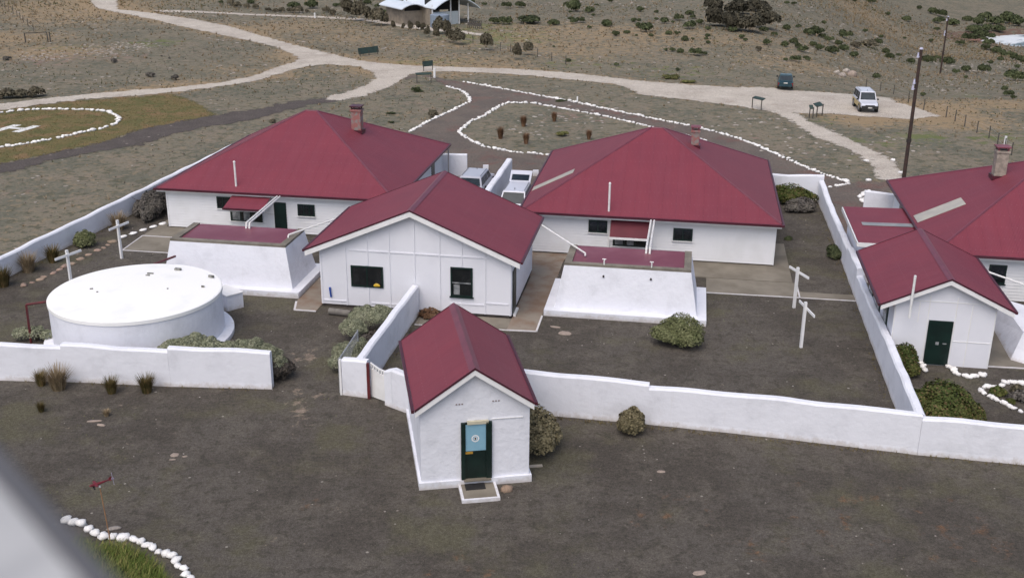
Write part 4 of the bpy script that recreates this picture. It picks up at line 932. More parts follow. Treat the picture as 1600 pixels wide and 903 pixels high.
    for s_ in (-1, 1):
        a, b = sorted((s_*hw*.54, s_*hw*.80)); bx_(a, b, yf-.05, yf+.02, hood*.80-.20, hood*.80-.04, 'headlight', LAMPW)
        a, b = sorted((s_*hw*.80, s_*hw*.965)); bx_(a, b, yr-.005, yr+.09, belt*.9-.36, belt*.9-.04, 'tail_light', LAMPR)
        a, b = sorted((s_*hw*1.0, s_*(hw*1.0+.17))); bx_(a, b, yfb-.25, yfb-.15, belt+.02, belt+.16, 'wing_mirror', paint if kind == 'wagon' else PLAS)
    mb = MB(); mb.tube(T(0, yft-.35, zt-.01), T(0, yft-.42, zt+.10), .018, n=6); mb.build('aerial', BLACK, root)
    if kind != 'sedan':
        for s_ in (-1, 1):
            r_ = MB(); r_.tube(T(s_*tw*.9, yrt+.15, zt+.02), T(s_*tw*.9, yft-.15, zt+.02), .018, n=6); r_.build('roof_rail', HUB, root)
    if hatch:
        b = MB(); A = [T(-tw*.98, yrt, zt-.02), T(tw*.98, yrt, zt-.02), T(tw*1.0, yrt-.95, zt+.50), T(-tw*1.0, yrt-.95, zt+.50)]; Dn = [(x, y, z-.06) for x, y, z in A]; b.hexa(Dn+A)
        ha = b.build('tailgate', paint, root)
        b = MB(); A = [T(-tw*.8, yrt-.1, zt+.05), T(tw*.8, yrt-.1, zt+.05), T(tw*.8, yrt-.55, zt+.315), T(-tw*.8, yrt-.55, zt+.315)]; b.hexa(A+[(x, y, z+.012) for x, y, z in A]); b.build('tailgate_window', CGLASS, ha)
    return root
SILV = M('silver_car_paint', (.50, .51, .58), (.46, .47, .54), .5, .28, metal=.15); WHITC = M('white_car_paint', (.60, .62, .70), (.56, .58, .66), .5, .25); TEAL = M('dark_teal_car_paint', (.016, .050, .068), (.014, .042, .058), .5, .2)
CREAM = M('cream_dusty_cladding', (.50, .40, .20), (.42, .33, .17), 3, .6)
BH = YAW
car('silver station wagon seen from behind, parked left of the white bay wall', W(-14.0, 71.9, 0), BH+.02, 4.6, 1.76, 1.50, SILV, 'wagon')
car('white wagon with its tailgate raised, parked right of the white bay wall', W(-10.55, 66.9, 0), BH+math.pi, 4.5, 1.78, 1.62, WHITC, 'wagon', hatch=True)
p = hit(1356, 174); car('white four wheel drive with cream lower doors parked in the gravel car park', (p[0], p[1]+1.0, 0), math.pi+.10, 4.3, 1.7, 1.78, WHITC, '4wd', lower=CREAM)
p = hit(1231, 141); car('dark teal sedan seen from behind, alone on the pale gravel car park', (p[0], p[1]+1.4, 0), .22, 4.1, 1.55, 1.32, TEAL, 'sedan')
# ------------------------------------------------------------------ pavilion beyond the field
pv = thing('pavilion', 'stone and panel pavilion with a curved white roof beyond the field', 'building', hit(676, 41))
pb = hit(676, 41); ang = 0.55; ux = Vector((math.cos(ang), math.sin(ang), 0)); uy = Vector((-math.sin(ang), math.cos(ang), 0)); P0 = Vector((pb[0], pb[1], pb[2]))
def Q(a, b, z): v_ = P0+ux*a+uy*b; return (v_.x, v_.y, P0.z+z)
def qbox(a0, a1, b0, b1, z0, z1, name, mat, par):
    mb = MB(); mb.hexa([Q(a0, b0, z0), Q(a1, b0, z0), Q(a1, b1, z0), Q(a0, b1, z0), Q(a0, b0, z1), Q(a1, b0, z1), Q(a1, b1, z1), Q(a0, b1, z1)]); return mb.build(name, mat, par)
PST = M('pavilion_stone', (.30, .26, .21), (.22, .19, .16), 1.2, .9, bmp=.3); PAN = M('pale_blue_grey_panel', (.42, .47, .50), (.38, .43, .46), .5, .5); PRF = M('white_steel_roof', (.66, .72, .79), (.60, .66, .73), .4, .4)
qbox(0, .2, .6, 9, -.3, 2.35, 'wall', PST, pv); qbox(.2, 4.3, .1, .25, -.2, 1.9, 'wall_panel', PAN, pv); qbox(4.3, 6.0, 3.0, 3.2, -.2, 3.2, 'wall', DARK, pv); qbox(.2, 5.8, 8.8, 9, -.2, 3.4, 'wall', PST, pv); qbox(.2, 5.8, 2.6, 2.8, 1.9, 3.6, 'opening_shade', BLACK, pv)  # black opening panels, here and in the wing, paint the shade inside
qbox(-3.1, -2.9, 3.2, 9, -.3, 2.4, 'wall', PST, pv); qbox(-2.9, 0, 3.2, 3.4, -.2, 1.9, 'wall', PST, pv); qbox(-2.7, -.1, 3.7, 3.8, 1.85, 2.6, 'opening_shade', BLACK, pv)
for a in (0, 3.0, 4.4, 5.9): qbox(a, a+.15, .1, .25, -.2, 2.9 if a in (0, 5.9) else 3.7, 'post', TRIM, pv)
qbox(4.4, 6.2, -.2, 3.0, -.25, -.05, 'deck', TRIM, pv)
def vault(a0, a1, b0, b1, zl, zp, zr, mat):
    mb = MB(); n = 14; top = []; 
    for k in range(n+1):
        t = k/n; z = (zl*(1-t)+zr*t)+(zp-(zl+zr)/2)*math.sin(math.pi*t)**.9; top.append((a0+(a1-a0)*t, z))
    for (x0, z0_), (x1, z1_) in zip(top, top[1:]):
        mb.hexa([Q(x0, b0, z0_-.12), Q(x1, b0, z1_-.12), Q(x1, b1, z1_-.12), Q(x0, b1, z0_-.12), Q(x0, b0, z0_), Q(x1, b0, z1_), Q(x1, b1, z1_), Q(x0, b1, z0_)])
    mb.build('roof', mat, pv)
vault(-.1, 7.4, -1.0, 9.8, 2.5, 4.0, 2.3, PRF); vault(-3.9, -.1, 2.0, 9.8, 2.35, 3.0, 2.5, PRF)
def drum(label, p, r, h, mat, dome=.15):
    mb = MB(); n = 28
    x, y, z = p; prof = [(r, -.2), (r, h), (r*.7, h+dome*.7), (.01, h+dome)]
    for k in range(n):
        a, b = 2*math.pi*k/n, 2*math.pi*(k+1)/n
        for (r0, z0_), (r1, z1_) in zip(prof, prof[1:]):
            mb.face([(x+r0*math.cos(a), y+r0*math.sin(a), z+z0_), (x+r0*math.cos(b), y+r0*math.sin(b), z+z0_), (x+r1*math.cos(b), y+r1*math.sin(b), z+z1_), (x+r1*math.cos(a), y+r1*math.sin(a), z+z1_)])
    o = mb.build('rain_tank', mat, org=p); tag(o, label, 'water tank')
BLUEG = M('blue_grey_tank_steel', (.20, .25, .32), (.25, .30, .37), .6, .5)
drum('wide blue grey rain tank standing before the pavilion panels', hit(687, 43), 1.35, 1.75, BLUEG); drum('narrow upright blue grey rain tank at the left end of the pavilion', hit(617, 33), .35, 2.0, BLUEG)
rf = thing('deck_railing', 'dark deck railing beside the right end of the pavilion', 'railing', hit(741, 44))
a, b = Vector(hit(731, 44)), Vector(hit(752, 46))
for k in range(8): q = a.lerp(b, k/7); mb = MB(); mb.tube(q, q+Vector((0, 0, 1.1)), .05, n=5); mb.build('post', POST, rf)
mb = MB(); mb.tube(a+Vector((0, 0, 1.08)), b+Vector((0, 0, 1.08)), .05, n=6); mb.build('rail', POST, rf)
mb = MB(); strip(mb, a+Vector((0, 0, .35)), b+Vector((0, 0, .35)), .05, .45); mb.build('infill_panel', POST, rf)
print('part3 ok')

# ------------------------------------------------------------------ foliage
def leafmat(name, c1, c2, c3=None, scale=1.5, rand=.18):
    """leaf colour varies by clump, and each leaf a little"""
    m_, nt, bs = nodes(name); g = nt.nodes.new('ShaderNodeNewGeometry'); tc = nt.nodes.new('ShaderNodeTexCoord').outputs['Object']
    col = mixc(nt, ramp(nt, noise(nt, tc, scale, 3), .38, .62), c1, c2)
    if c3: col = mixc(nt, ramp(nt, g.outputs['Random Per Island'], .75, .95, 0, .6), col, c3)
    oi = nt.nodes.new('ShaderNodeObjectInfo'); hv = nt.nodes.new('ShaderNodeHueSaturation')
    v_ = math_(nt, 'MULTIPLY', ramp(nt, g.outputs['Random Per Island'], 0, 1, .80, 1.22), ramp(nt, oi.outputs['Random'], 0, 1, 1-rand, 1+rand))
    nt.links.new(v_, hv.inputs['Value']); nt.links.new(col, hv.inputs['Color']); nt.links.new(hv.outputs[0], bs.inputs['Base Color'])
    bs.inputs['Roughness'].default_value = .75; bs.inputs['Specular IOR Level'].default_value = .15
    MATS[name] = m_; return m_
LF = dict(
    deep=leafmat('deep_olive_leaf', (.045, .042, .030), (.062, .056, .040), (.09, .08, .055), 1.2),  # dark olive leaf colour of the big trees
    green=leafmat('dark_green_leaf', (.050, .064, .030), (.072, .086, .040), (.10, .105, .055), 1.2),
    dark=leafmat('brown_olive_leaf', (.082, .074, .050), (.110, .095, .068), (.15, .13, .09), 1.2),
    olive=leafmat('olive_leaf', (.095, .105, .035), (.135, .130, .050), (.17, .15, .07), 2.0),
    umber=leafmat('dry_umber_twig', (.060, .052, .046), (.080, .070, .060), (.12, .10, .08), 2.0, .1),
    drab=leafmat('drab_tan_olive_leaf', (.150, .130, .075), (.185, .160, .095), (.24, .20, .13), 2.0, .1),
    sage=leafmat('sage_green_leaf', (.110, .125, .055), (.145, .155, .075), (.20, .20, .11), 2.0, .1),
    silver=leafmat('silver_green_leaf', (.175, .190, .125), (.235, .245, .165), (.30, .30, .22), 3.0, .1),
    grey=leafmat('dark_grey_leaf', (.090, .082, .076), (.125, .115, .10), (.17, .15, .13), 1.6),
    red=leafmat('red_tinged_leaf', (.060, .080, .022), (.090, .100, .030), (.15, .085, .055), 1.0),
    brown=leafmat('red_brown_leaf', (.14, .075, .045), (.20, .12, .07), (.27, .17, .10), 2.0),
    straw=leafmat('straw_blade', (.32, .245, .155), (.25, .19, .115), (.40, .33, .23), 2.0),
    tuss=leafmat('olive_straw_blade', (.135, .105, .045), (.085, .080, .030), (.26, .16, .075), 2.5),
    scrub=leafmat('grey_scrub_leaf', (.17, .16, .135), (.21, .19, .155), (.26, .22, .17), 2.0),
    lime=leafmat('low_olive_growth', (.14, .145, .065), (.18, .17, .08), (.22, .19, .10), 2.0),
    turf=leafmat('dry_turf_blade', (.17, .145, .065), (.20, .16, .075), (.26, .19, .10), 2.0),
    blade=leafmat('fresh_grass_blade', (.075, .105, .022), (.11, .13, .035), (.22, .17, .07), 2.0))
WOOD = M('shrub_stem_wood', (.06, .045, .035), (.09, .07, .055), 6, .9)
def quads(c, n, size, asp=1.0):
    """c,n (N,3) centres and normals -> (N*4,3) quad corners"""
    N = len(c); a = rng.normal(size=(N, 3)); t = np.cross(n, a); t /= np.linalg.norm(t, axis=1)[:, None]+1e-9; b = np.cross(n, t)
    s_ = (size*rng.uniform(.6, 1.4, N))[:, None]; t = t*s_; b = b*s_*asp
    return np.stack([c-t-b*.6, c+t*.8-b, c+t+b*.7, c-t*.7+b], 1).reshape(-1, 3)
def unit(N):
    d = rng.normal(size=(N, 3)); return d/np.linalg.norm(d, axis=1)[:, None]
def crown(name, kind, lobes, n, leaf, asp=1.0, up=.3, hug=.0):
    """leaves scattered through lobes [(x,y,z,rx,ry,rz)]"""
    A = np.array([l[3]*l[4]+l[4]*l[5] for l in lobes]); A = A/A.sum(); out = []
    for l, w_ in zip(lobes, A):
        N = int(n*w_); d = unit(N); d[:, 2] = np.where(d[:, 2] < -.25, -d[:, 2], d[:, 2])
        r = 1-np.abs(rng.normal(0, .16 if not hug else .05, N)); r += .08*np.sin(d[:, 0]*7+d[:, 1]*5)*(0 if hug else 1)
        c = np.array(l[:3])+d*r[:, None]*np.array(l[3:6]); nn = d+rng.normal(0, .45, (N, 3))+np.array([0, 0, up]); nn /= np.linalg.norm(nn, axis=1)[:, None]
        k = c[:, 2] > -.05; out.append(quads(c[k], nn[k], leaf, asp))
    return fast_mesh(name, np.concatenate(out), 4, LF[kind])
def lobeset(n, rx, ry, rz, k=.55, base=.0):
    L = []
    for i in range(n):
        a = rng.uniform(0, 2*math.pi); q = math.sqrt(rng.uniform(0, 1))*.62; s_ = rng.uniform(.7, 1.1)*k
        L.append((math.cos(a)*q*rx, math.sin(a)*q*ry, base+rz*rng.uniform(.22, .55)*math.sqrt(max(.1, 1-q*q)), rx*s_, ry*s_, rz*s_*rng.uniform(.6, .85)))
    return L
def stem_mesh(h, r, n=5, spread=.3, nm='stem'):
    mb = MB(0)
    for k in range(n):
        a = 2*math.pi*k/n+.4; q = spread*rng.uniform(.5, 1); p1 = (math.cos(a)*q*.35, math.sin(a)*q*.35, h*.5); p2 = (math.cos(a)*q, math.sin(a)*q, h)
        mb.tube((0, 0, -.05), p1, r, r*.75, 6, False); mb.tube(p1, p2, r*.75, r*.3, 6, False)
    me = bpy.data.meshes.new(nm); me.from_pydata([tuple(v) for v in mb.v], [], mb.f); me.materials.append(WOOD); return me
def place(px, label, cat, me, scale=1.0, rot=None, group=None, name='shrub', stem=None, pos=None):
    p = pos or hit(*px); o = link(name, me, None, p); o['label'] = label; o['category'] = cat
    if group: o['group'] = group
    s_ = scale if isinstance(scale, tuple) else (scale,)*3; o.scale = s_; o.rotation_euler = (0, 0, rng.uniform(0, 6.28) if rot is None else rot)
    if stem: c = bpy.data.objects.new('stem', stem); COL.objects.link(c); c.parent = o; ORG[c.name] = (0, 0, 0)
    return o
def tussock(name, n, h, r, kind='tuss', w=.012, lean=.75):
    a = rng.uniform(0, 2*math.pi, n); q = np.sqrt(rng.uniform(0, 1, n))*r*.35; hh = h*rng.uniform(.55, 1.1, n); ln = lean*rng.uniform(.1, 1, n)*r
    x0, y0 = np.cos(a)*q, np.sin(a)*q; wv = np.stack([-np.sin(a), np.cos(a), np.zeros(n)], 1)*w
    b = np.stack([x0, y0, np.zeros(n)], 1); m1 = b+np.stack([np.cos(a)*ln*.35, np.sin(a)*ln*.35, hh*.6], 1); t = b+np.stack([np.cos(a)*ln, np.sin(a)*ln, hh], 1)
    V = np.stack([b-wv, b+wv, m1+wv*.8, m1-wv*.8, m1-wv*.8, m1+wv*.8, t+wv*.15, t-wv*.15], 1).reshape(-1, 3); return fast_mesh(name, V, 4, LF[kind])
# far shrubs: a few shared shapes per kind
PROT = {k: [crown('shrub_foliage', k, lobeset(7, 1, 1, 1, .5), 900, .075) for _ in range(3)] for k in ('green', 'dark', 'olive', 'grey', 'red')}
DEEP = [crown('tree_crown', 'deep', lobeset(9, 1, 1, 1.1, .5, .05), 2600, .05, 1.4) for _ in range(3)]
TALL = [crown('tree_crown', 'dark', lobeset(8, .9, .9, 1.3, .5, .25), 1300, .06, 1.6) for _ in range(3)]
STM = stem_mesh(.8, .035)
ORD = 'first second third fourth fifth sixth seventh eighth ninth tenth eleventh twelfth thirteenth fourteenth fifteenth sixteenth seventeenth eighteenth nineteenth twentieth'.split()
ORD += ['twenty-'+w_ for w_ in ORD[:9]]+['thirtieth']+['thirty-'+w_ for w_ in ORD[:9]]+['fortieth']
def far(kind, lst, label0, group, cat='shrub', proto=None, hk=.78, name=None):
    lst = sorted(lst)
    for i_, e in enumerate(lst):
        label = label0 if len(lst) == 1 else '%s from the left: %s' % (ORD[i_], label0)
        px, py, w = e[:3]; h_ = e[3] if len(e) > 3 else None
        p = hit(px, py+ (h_ or w*hk)*.35); d = math.dist((0, 0, HC), p); wm = w*d/F_PX/2*(1.2 if 'cove' in label0 or 'scrub band' in label0 else 1.08); hm = (h_*d/F_PX*1.0 if h_ else wm*2*hk)
        me = (proto or PROT[kind])[int(rng.integers(3))]
        place(None, label, cat, me, (wm*rng.uniform(.9, 1.1), wm, hm*.85), None, group, name or ('shrub' if cat != 'tree' else 'low_tree'), pos=p)
far('green', [(737,3,10),(757,7,8),(792,9,16),(812,8,16),(830,31,46,17),(866,35,18),(790,33,20),(772,33,16),(893,29,10),(897,34,12),(907,32,14),(891,19,7),(927,24,7),(932,8,6),(953,1,12),(895,10,32),(922,15,18),(947,36,20)],
    'dark green shrub on the slope right of the pavilion', 'shrubs on the slope right of the pavilion')
far('green', [(920,43,8),(989,32,12),(998,40,14),(1011,44,24),(999,31,8),(1000,15,14),(1025,18,8),(1025,30,8),(1039,33,16),(1051,35,7),(1060,28,16),(1078,20,14),(1083,27,10),(1079,40,20),(1092,35,14),(1106,45,10),(1106,55,9),(1103,60,8),(962,53,14),(979,50,10),(1017,55,9),(994,55,6),(1045,51,12),(1058,52,9),(1069,60,15),(1082,61,6)],
    'dark green shrub on the slope left of the big dark trees', 'shrubs on the slope left of the dark trees')
far('green', [(1050,78,10),(1064,79,14),(1087,82,20),(1100,84,10),(1040,78,8),(888,94,10),(963,101,8),(1059,109,9),(865,73,5)], 'low green shrub out on the dry grass above the far road', 'low shrubs above the far road')
far('green', [(1144,47,12),(1158,58,10),(1165,63,8),(1194,46,12),(1210,54,9),(1198,67,14),(1227,69,14),(1230,43,14),(1248,42,8),(1239,64,14),(1247,72,12),(1287,35,8),(1262,50,16),(1275,50,22),(1285,57,10),(1270,70,12),(1280,75,14),(1300,78,18),(1318,75,16),(1320,55,18),(1335,87,14),(1352,49,8),(1372,65,14),(1385,80,14),(1390,88,14),(1404,86,7),(1413,60,5),(1376,58,8),(1228,94,8),(1243,93,14),(1260,90,8),(1262,93,7),(1106,66,8),(1255,78,14),(1310,68,12),(1295,62,12)],
    'green shrub in the scrub band above the car park', 'scrub band above the car park')
far('dark', [(1337,70,18,12),(1357,68,24,16),(1185,77,10)], 'brownish low tree in the scrub band above the car park', 'brown low trees above the car park', 'tree')
far('green', [(1387,22,9),(1415,29,14),(1335,1,8),(1358,2,10),(1437,13,10),(1455,18,16),(1470,22,18),(1467,33,16),(1463,45,9),(1490,35,18),(1510,29,14),(1500,68,12),(1365,3,7),(1240,6,8),(1229,4,8)], 'dark green shrub on the upper hillside near the distant pole', 'shrubs on the upper hillside')
far('green', [(1527,35,20),(1540,28,18),(1555,33,20),(1575,30,25),(1590,36,20),(1520,45,18),(1530,55,20),(1540,45,16),(1545,68,14),(1555,78,16),(1570,85,14),(1585,90,16),(1597,95,14),(1515,60,18),(1535,62,14),(1550,58,12),(1560,45,16),(1540,75,12),(1562,92,10)], 'dark green shrub in the belt above the rocky cove', 'shrub belt above the cove')
far('green', [(1450,92,20),(1480,95,20),(1493,112,10,10),(1510,109,16),(1537,106,20),(1582,119,26),(1597,116,10),(1508,121,8),(1570,138,12),(1575,147,14),(1583,152,10),(1441,148,10),(1547,98,10),(1590,105,10),(1423,95,14),(1465,90,10),(1455,64,8)], 'green shrub on open ground beyond the two poles at the right', 'shrubs beyond the poles')
far('green', [(487,8,22),(460,8,18),(575,3,12),(590,10,10),(606,8,12),(532,7,10),(525,9,10),(573,3,12),(392,3,12),(345,3,8),(600,18,10)], 'dark green shrub on the rise left of the pavilion', 'green shrubs left of the pavilion')
far('dark', [(360,5,14),(370,8,14),(385,10,12),(400,11,12),(420,16,10),(430,17,10),(440,16,12),(455,17,12),(465,16,18),(479,18,8),(509,16,14),(520,20,14)], 'brown grey shrub in the row above the thin walking track', 'brown shrub row above the walking track')
DT = 'dark bushy tree in the planted row leading to the pavilion'
far('dark', [(545,20,26,26),(560,24,28,26),(575,29,24,22),(590,32,26,24),(602,35,14,16),(615,43,9,12),(630,45,8,10),(641,45,11,14),(654,44,11,12),(661,47,11,13),(668,54,12,15),(682,57,12,16),(687,46,25,22),(699,57,19,30),(705,61,14,18),(717,63,27,20)], DT, 'dark trees leading to the pavilion', 'tree', TALL)
for q, lab in (((760,71,22,24), 'round dark bushy tree alone on the dry grass right of the pavilion row'), ((825,80,17,19), 'dark rounded bush, right one of a pair by the field fence'), ((807,86,18,22), 'dark rounded bush, left one of a pair by the field fence')):
    far('dark', [q], lab, None, 'tree', TALL)
far('dark', [(1120,30,40,34),(1145,36,40,34),(1172,40,44,30),(1196,34,40,34),(1155,14,44,24),(1185,12,40,22),(1112,10,30,22)], 'large dark tree in the dense clump on the slope', 'clump of large dark trees', 'tree', DEEP)
far('olive', [(1047,120,26,9),(1077,127,22,7)], 'olive mound shrub at the edge of the far pale road', 'olive mounds beside the far road')
far('green', [(1368,118,14,12)], 'dark shrub growing behind the pile of pale rocks', None); o_ = None
far('brown' if False else 'dark', [(10,147,34,19),(34,147,28,16),(56,144,26,21)], 'clipped looking brown hedge shrub beside the pale road at far left', 'brown hedge at far left')
far('grey', [(235,117,14),(275,122,14),(178,95,12),(265,91,5),(252,88,4),(12,91,12)], 'small dark grey shrub on the field above the helipad', 'grey shrubs above the helipad')
far('green', [(650,140,13,11),(655,142,20,4)], 'green bush below the small rail sign', 'green bush below the rail sign')
far('green', [(611,177,14,4),(611,191,10,4)], 'flat green mat plant behind the left house', 'flat green plants behind the left house')
for q, k, lab in (((675,178,20,15), 'dark', 'red brown bush beside the curved row of white stones'), ((877,209,20,11), 'olive', 'olive domed shrub inside the stone edged island'), ((426,189,14,8), 'dark', 'small brown bush beside the dark track'), ((877,157,18,5), 'green', 'flat green plant beyond the outer stone row')):
    far(k, [q], lab, None)
for q in ((782,217,8,15), (818,198,10,14), (866,190,7,12), (822,225,7,14), (920,218,6,12)):
    p = hit(*q[:2]); d = math.dist((0, 0, HC), p); hm = q[3]*d/F_PX*1.15; place(None, 'upright red brown tussock inside the stone edged island', 'tussock', tussock('tussock_blades', 520, hm*1.05, hm*.5, 'brown', .010, .75), 1, None, 'red brown tussocks in the island', 'tussock', pos=p)
# near shrubs, each its own shape
def mound(label, px, rx, ry, rz, kind, n, leaf, lobes=8, k=.5, pos=None, name='shrub', hug=0, group=None, asp=1.2, rot=0):
    L = lobeset(lobes, rx, ry, rz, k); L.append((0, 0, rz*.30, rx*.72, ry*.72, rz*.68)); me = crown('shrub_foliage', kind, L, n, leaf, asp, .3, hug)
    return place(px, label, 'shrub', me, 1, rot, group, name, stem_mesh(rz*.7, .03, 6, max(rx, ry)*.5), pos)
def Wp(u, v): return W(u, v, 0)
def cauli(label, pos, balls, n, kind='silver', group=None):
    """cushion shrub: many tight rounded heads; balls = (x, y, z, r) in the building frame"""
    L = []
    for (x, y, z, r) in balls:
        L.append((x, y, z, r, r, r*.8))
        for _ in range(9):
            a = rng.uniform(0, 2*math.pi); e = rng.uniform(-.1, 1.2); q = r*.85
            L.append((x+q*math.cos(a)*math.cos(e), y+q*math.sin(a)*math.cos(e), z+q*.8*math.sin(e), r*.33, r*.33, r*.3))
    me = crown('cushion_foliage', kind, L, n, .024, 1.0, .2, 1); return place(None, label, 'shrub', me, 1, -YAW, group, 'cushion_shrub', stem_mesh(.5, .03, 6, .5), pos)
p = at(318, 545)
cauli('silver green cushion shrub peeping over the white wall, left of the pair', Wp(-20.1, 40.6), [(-1.15,0,.85,.66),(-.35,.1,1.0,.72),(.45,.05,.95,.68),(1.1,0,.8,.58)], 20000)
cauli('silver green cushion shrub with dark skirts at the end of the white wall', Wp(-17.6, 40.7), [(-.9,0,.95,.62),(-.2,.1,1.02,.66),(.5,0,.85,.64),(.95,-.1,.55,.55)], 17000)
mound('dark dead looking skirt of the cushion shrub at the wall end', None, 1.3, 1.0, 1.1, 'umber', 12000, .03, pos=Wp(-16.95, 40.6), name='dry_shrub')
cauli('upper silver green cushion shrub between gable building and the wall', Wp(-14.1, 45.7), [(-.5,-.6,.55,.6),(-.2,.3,.75,.7),(.5,.7,.75,.62),(.5,.1,.9,.5)], 16000)
cauli('lower silver green cushion shrub beside the open wire gate', Wp(-13.85, 42.2), [(-.45,.3,.55,.5),(.1,-.3,.65,.55),(.25,.5,.7,.5),(-.4,-.6,.4,.42),(.35,-.8,.5,.42)], 14000)
mound('dark grey dry growth between the two cushion shrubs by the wall', None, .8, .9, .8, 'umber', 8000, .03, pos=Wp(-13.5, 44.2), name='dry_shrub')
cauli('low silver green shrub left of the round tank behind the wall', Wp(-28.9, 42.4), [(-.7,0,.25,.4),(0,0,.35,.42),(.6,0,.25,.35)], 3500)
mound('round grey green shrub in the middle yard in front of the cistern', None, 1.5, 1.25, 1.45, 'sage', 24000, .026, pos=Wp(.35, 47.45), lobes=10)
mound('dark olive globe shrub in front of the long front wall', None, .68, .66, 1.15, 'drab', 8000, .03, pos=Wp(-1.35, 38.15), lobes=9)
mound('brownish olive shrub pressed against the right side of the hut', None, .95, 1.5, 1.55, 'drab', 11000, .035, pos=Wp(-4.75, 36.6), lobes=14, k=.5)
mound('red brown low plant at the foot of the gable building wall', None, .75, .35, .55, 'brown', 1500, .04, pos=Wp(-11.75, 48.4), lobes=5)
mound('large dark grey shrub against the left wall', None, 1.2, 3.0, 1.5, 'grey', 22000, .038, pos=Wp(-33.2, 63.0), lobes=14, k=.42)
mound('small rounded green grey shrub against the left wall', None, .85, .8, 1.0, 'sage', 6000, .032, pos=Wp(-33.9, 55.6), lobes=7)
mound('green shrub with reddish tips under the back wall of the right yard', None, 2.1, .8, 1.4, 'red', 15000, .036, pos=Wp(6.9, 72.6), lobes=12)
mound('dark grey shrub in the back corner of the right yard', None, 1.3, .9, .95, 'grey', 9000, .035, pos=Wp(7.7, 70.9), lobes=9)
mound('small bright green plant at the foot of the dividing wall', None, .45, .7, .8, 'green', 1800, .05, pos=Wp(8.7, 61.5), lobes=5)
mound('tiny green weed on the gravel of the right yard', None, .35, .25, .22, 'green', 500, .04, pos=at(1232, 375), lobes=4)
mound('green shrub at the left corner of the small shed', None, .8, .8, 1.35, 'red', 8000, .035, pos=Wp(10.05, 46.0), lobes=8)
mound('big green shrub with red tips behind the front wall at right', None, 1.55, 2.0, 1.5, 'red', 22000, .036, pos=Wp(10.9, 41.7), lobes=14, k=.45)
for px, k, r in (((1424,300+28), 'x', .4),):
    pass
mound('low green plants at the foot of the small screen wall', None, .9, .3, .35, 'green', 900, .05, pos=Wp(12.3, 70.0), lobes=4)
for lab, px, r, k in (('small green plant in the stone edged bed at right', (1557,617), .45, 'red'), ('dark grey green plant in the stone edged bed at the right edge', (1592,625), .5, 'grey'), ('low brown green plant in the stone edged bed near the right edge', (1588,613), .4, 'dark'), ('tiny green plant on the near side of the stone edged bed', (1578,630), .25, 'red')):
    mound(lab, px, r, r*.8, r*.9, k, 700, .04, lobes=4)
TB = [tussock('tussock_blades', 420, .8, .55), tussock('tussock_blades', 420, .8, .55), tussock('tussock_blades', 360, .8, .6, 'straw')]
for lab, px, s_, k in (('large orange brown tussock before the left front wall', (92,608), 1.25, 2), ('olive tussock standing left of the large orange one', (65,602), .8, 0), ('olive tussock alone before the left front wall', (175,614), .85, 1), ('olive tussock nearest the end of the left front wall', (230,613), .95, 0),
    ('small tussock on bare ground below the left front wall', (65,643), .5, 1), ('smallest tussock on bare ground below the left front wall', (167,650), .38, 2)):
    place(px, lab, 'tussock', TB[k], s_, None, None, 'tussock')
for lab, uv_, s_, k in (('tall brown tussock at the foot of the left wall beside the big grey shrub', (-33.6,59.0), 1.35, 2), ('brown tussock at the foot of the left wall, right of a pair', (-34.2,52.7), 1.15, 0), ('brown tussock at the foot of the left wall, left of a pair', (-34.6,51.0), 1.3, 2), ('brown tussock at the left edge of the photo', (-34.6,48.7), 1.3, 0)):
    place(None, lab, 'tussock', TB[k], s_, None, None, 'tussock', pos=Wp(*uv_))
# reedy grass bed under the balcony
n = 2600; P_ = []
poly = [at(x, y)[:2] for x, y in ((150,858),(190,858),(222,872),(250,894),(272,930),(230,960),(190,935),(120,880),(110,850))]
pp = np.array(poly); bx0, by0 = pp.min(0); bx1, by1 = pp.max(0)
xx = rng.uniform(bx0, bx1, 9000); yy = rng.uniform(by0, by1, 9000); k = inside(xx, yy, poly); xx, yy = xx[k][:n], yy[k][:n]; n = len(xx)
a = rng.normal(.9, .9, n); h_ = rng.uniform(.18, .42, n); ln = rng.uniform(.1, .35, n); b = np.stack([xx, yy, np.zeros(n)], 1); wv = np.stack([-np.sin(a), np.cos(a), 0*a], 1)*.012
m1 = b+np.stack([np.cos(a)*ln*.35, np.sin(a)*ln*.35, h_*.65], 1); t = b+np.stack([np.cos(a)*ln, np.sin(a)*ln, h_], 1)
V = np.stack([b-wv, b+wv, m1+wv*.8, m1-wv*.8, m1-wv*.8, m1+wv*.8, t+wv*.1, t-wv*.1], 1).reshape(-1, 3)
o = link('grass_bed', fast_mesh('grass_bed', V, 4, LF['blade']), kind='stuff'); tag(o, 'tall green and straw grass in the stone edged bed below the balcony', 'grass')
# ------------------------------------------------------------------ stones
def stone_mesh(seed, flat=.62):
    r = np.random.default_rng(seed); mb = MB(0); nu, nv = 9, 6; off = r.normal(0, .14, (nv+1, nu))
    V = [[(0, 0, 0)]*nu for _ in range(nv+1)]
    for i in range(nv+1):
        th = math.pi*i/nv
        for j in range(nu):
            ph = 2*math.pi*j/nu; q = 1+(off[i, j] if 0 < i < nv else 0); V[i][j] = (q*math.sin(th)*math.cos(ph), q*.85*math.sin(th)*math.sin(ph), flat*q*math.cos(th)+flat*.75)
    vs = [p for row in V for p in row]; fs = [(i*nu+j, (i+1)*nu+j, (i+1)*nu+(j+1) % nu, i*nu+(j+1) % nu) for i in range(nv) for j in range(nu)]
    me = bpy.data.meshes.new('stone'); me.from_pydata(vs, [], fs); me.materials.append(STONEW)
    for q in me.polygons: q.use_smooth = True
    return me
SM = [stone_mesh(i) for i in range(6)]
stones = []
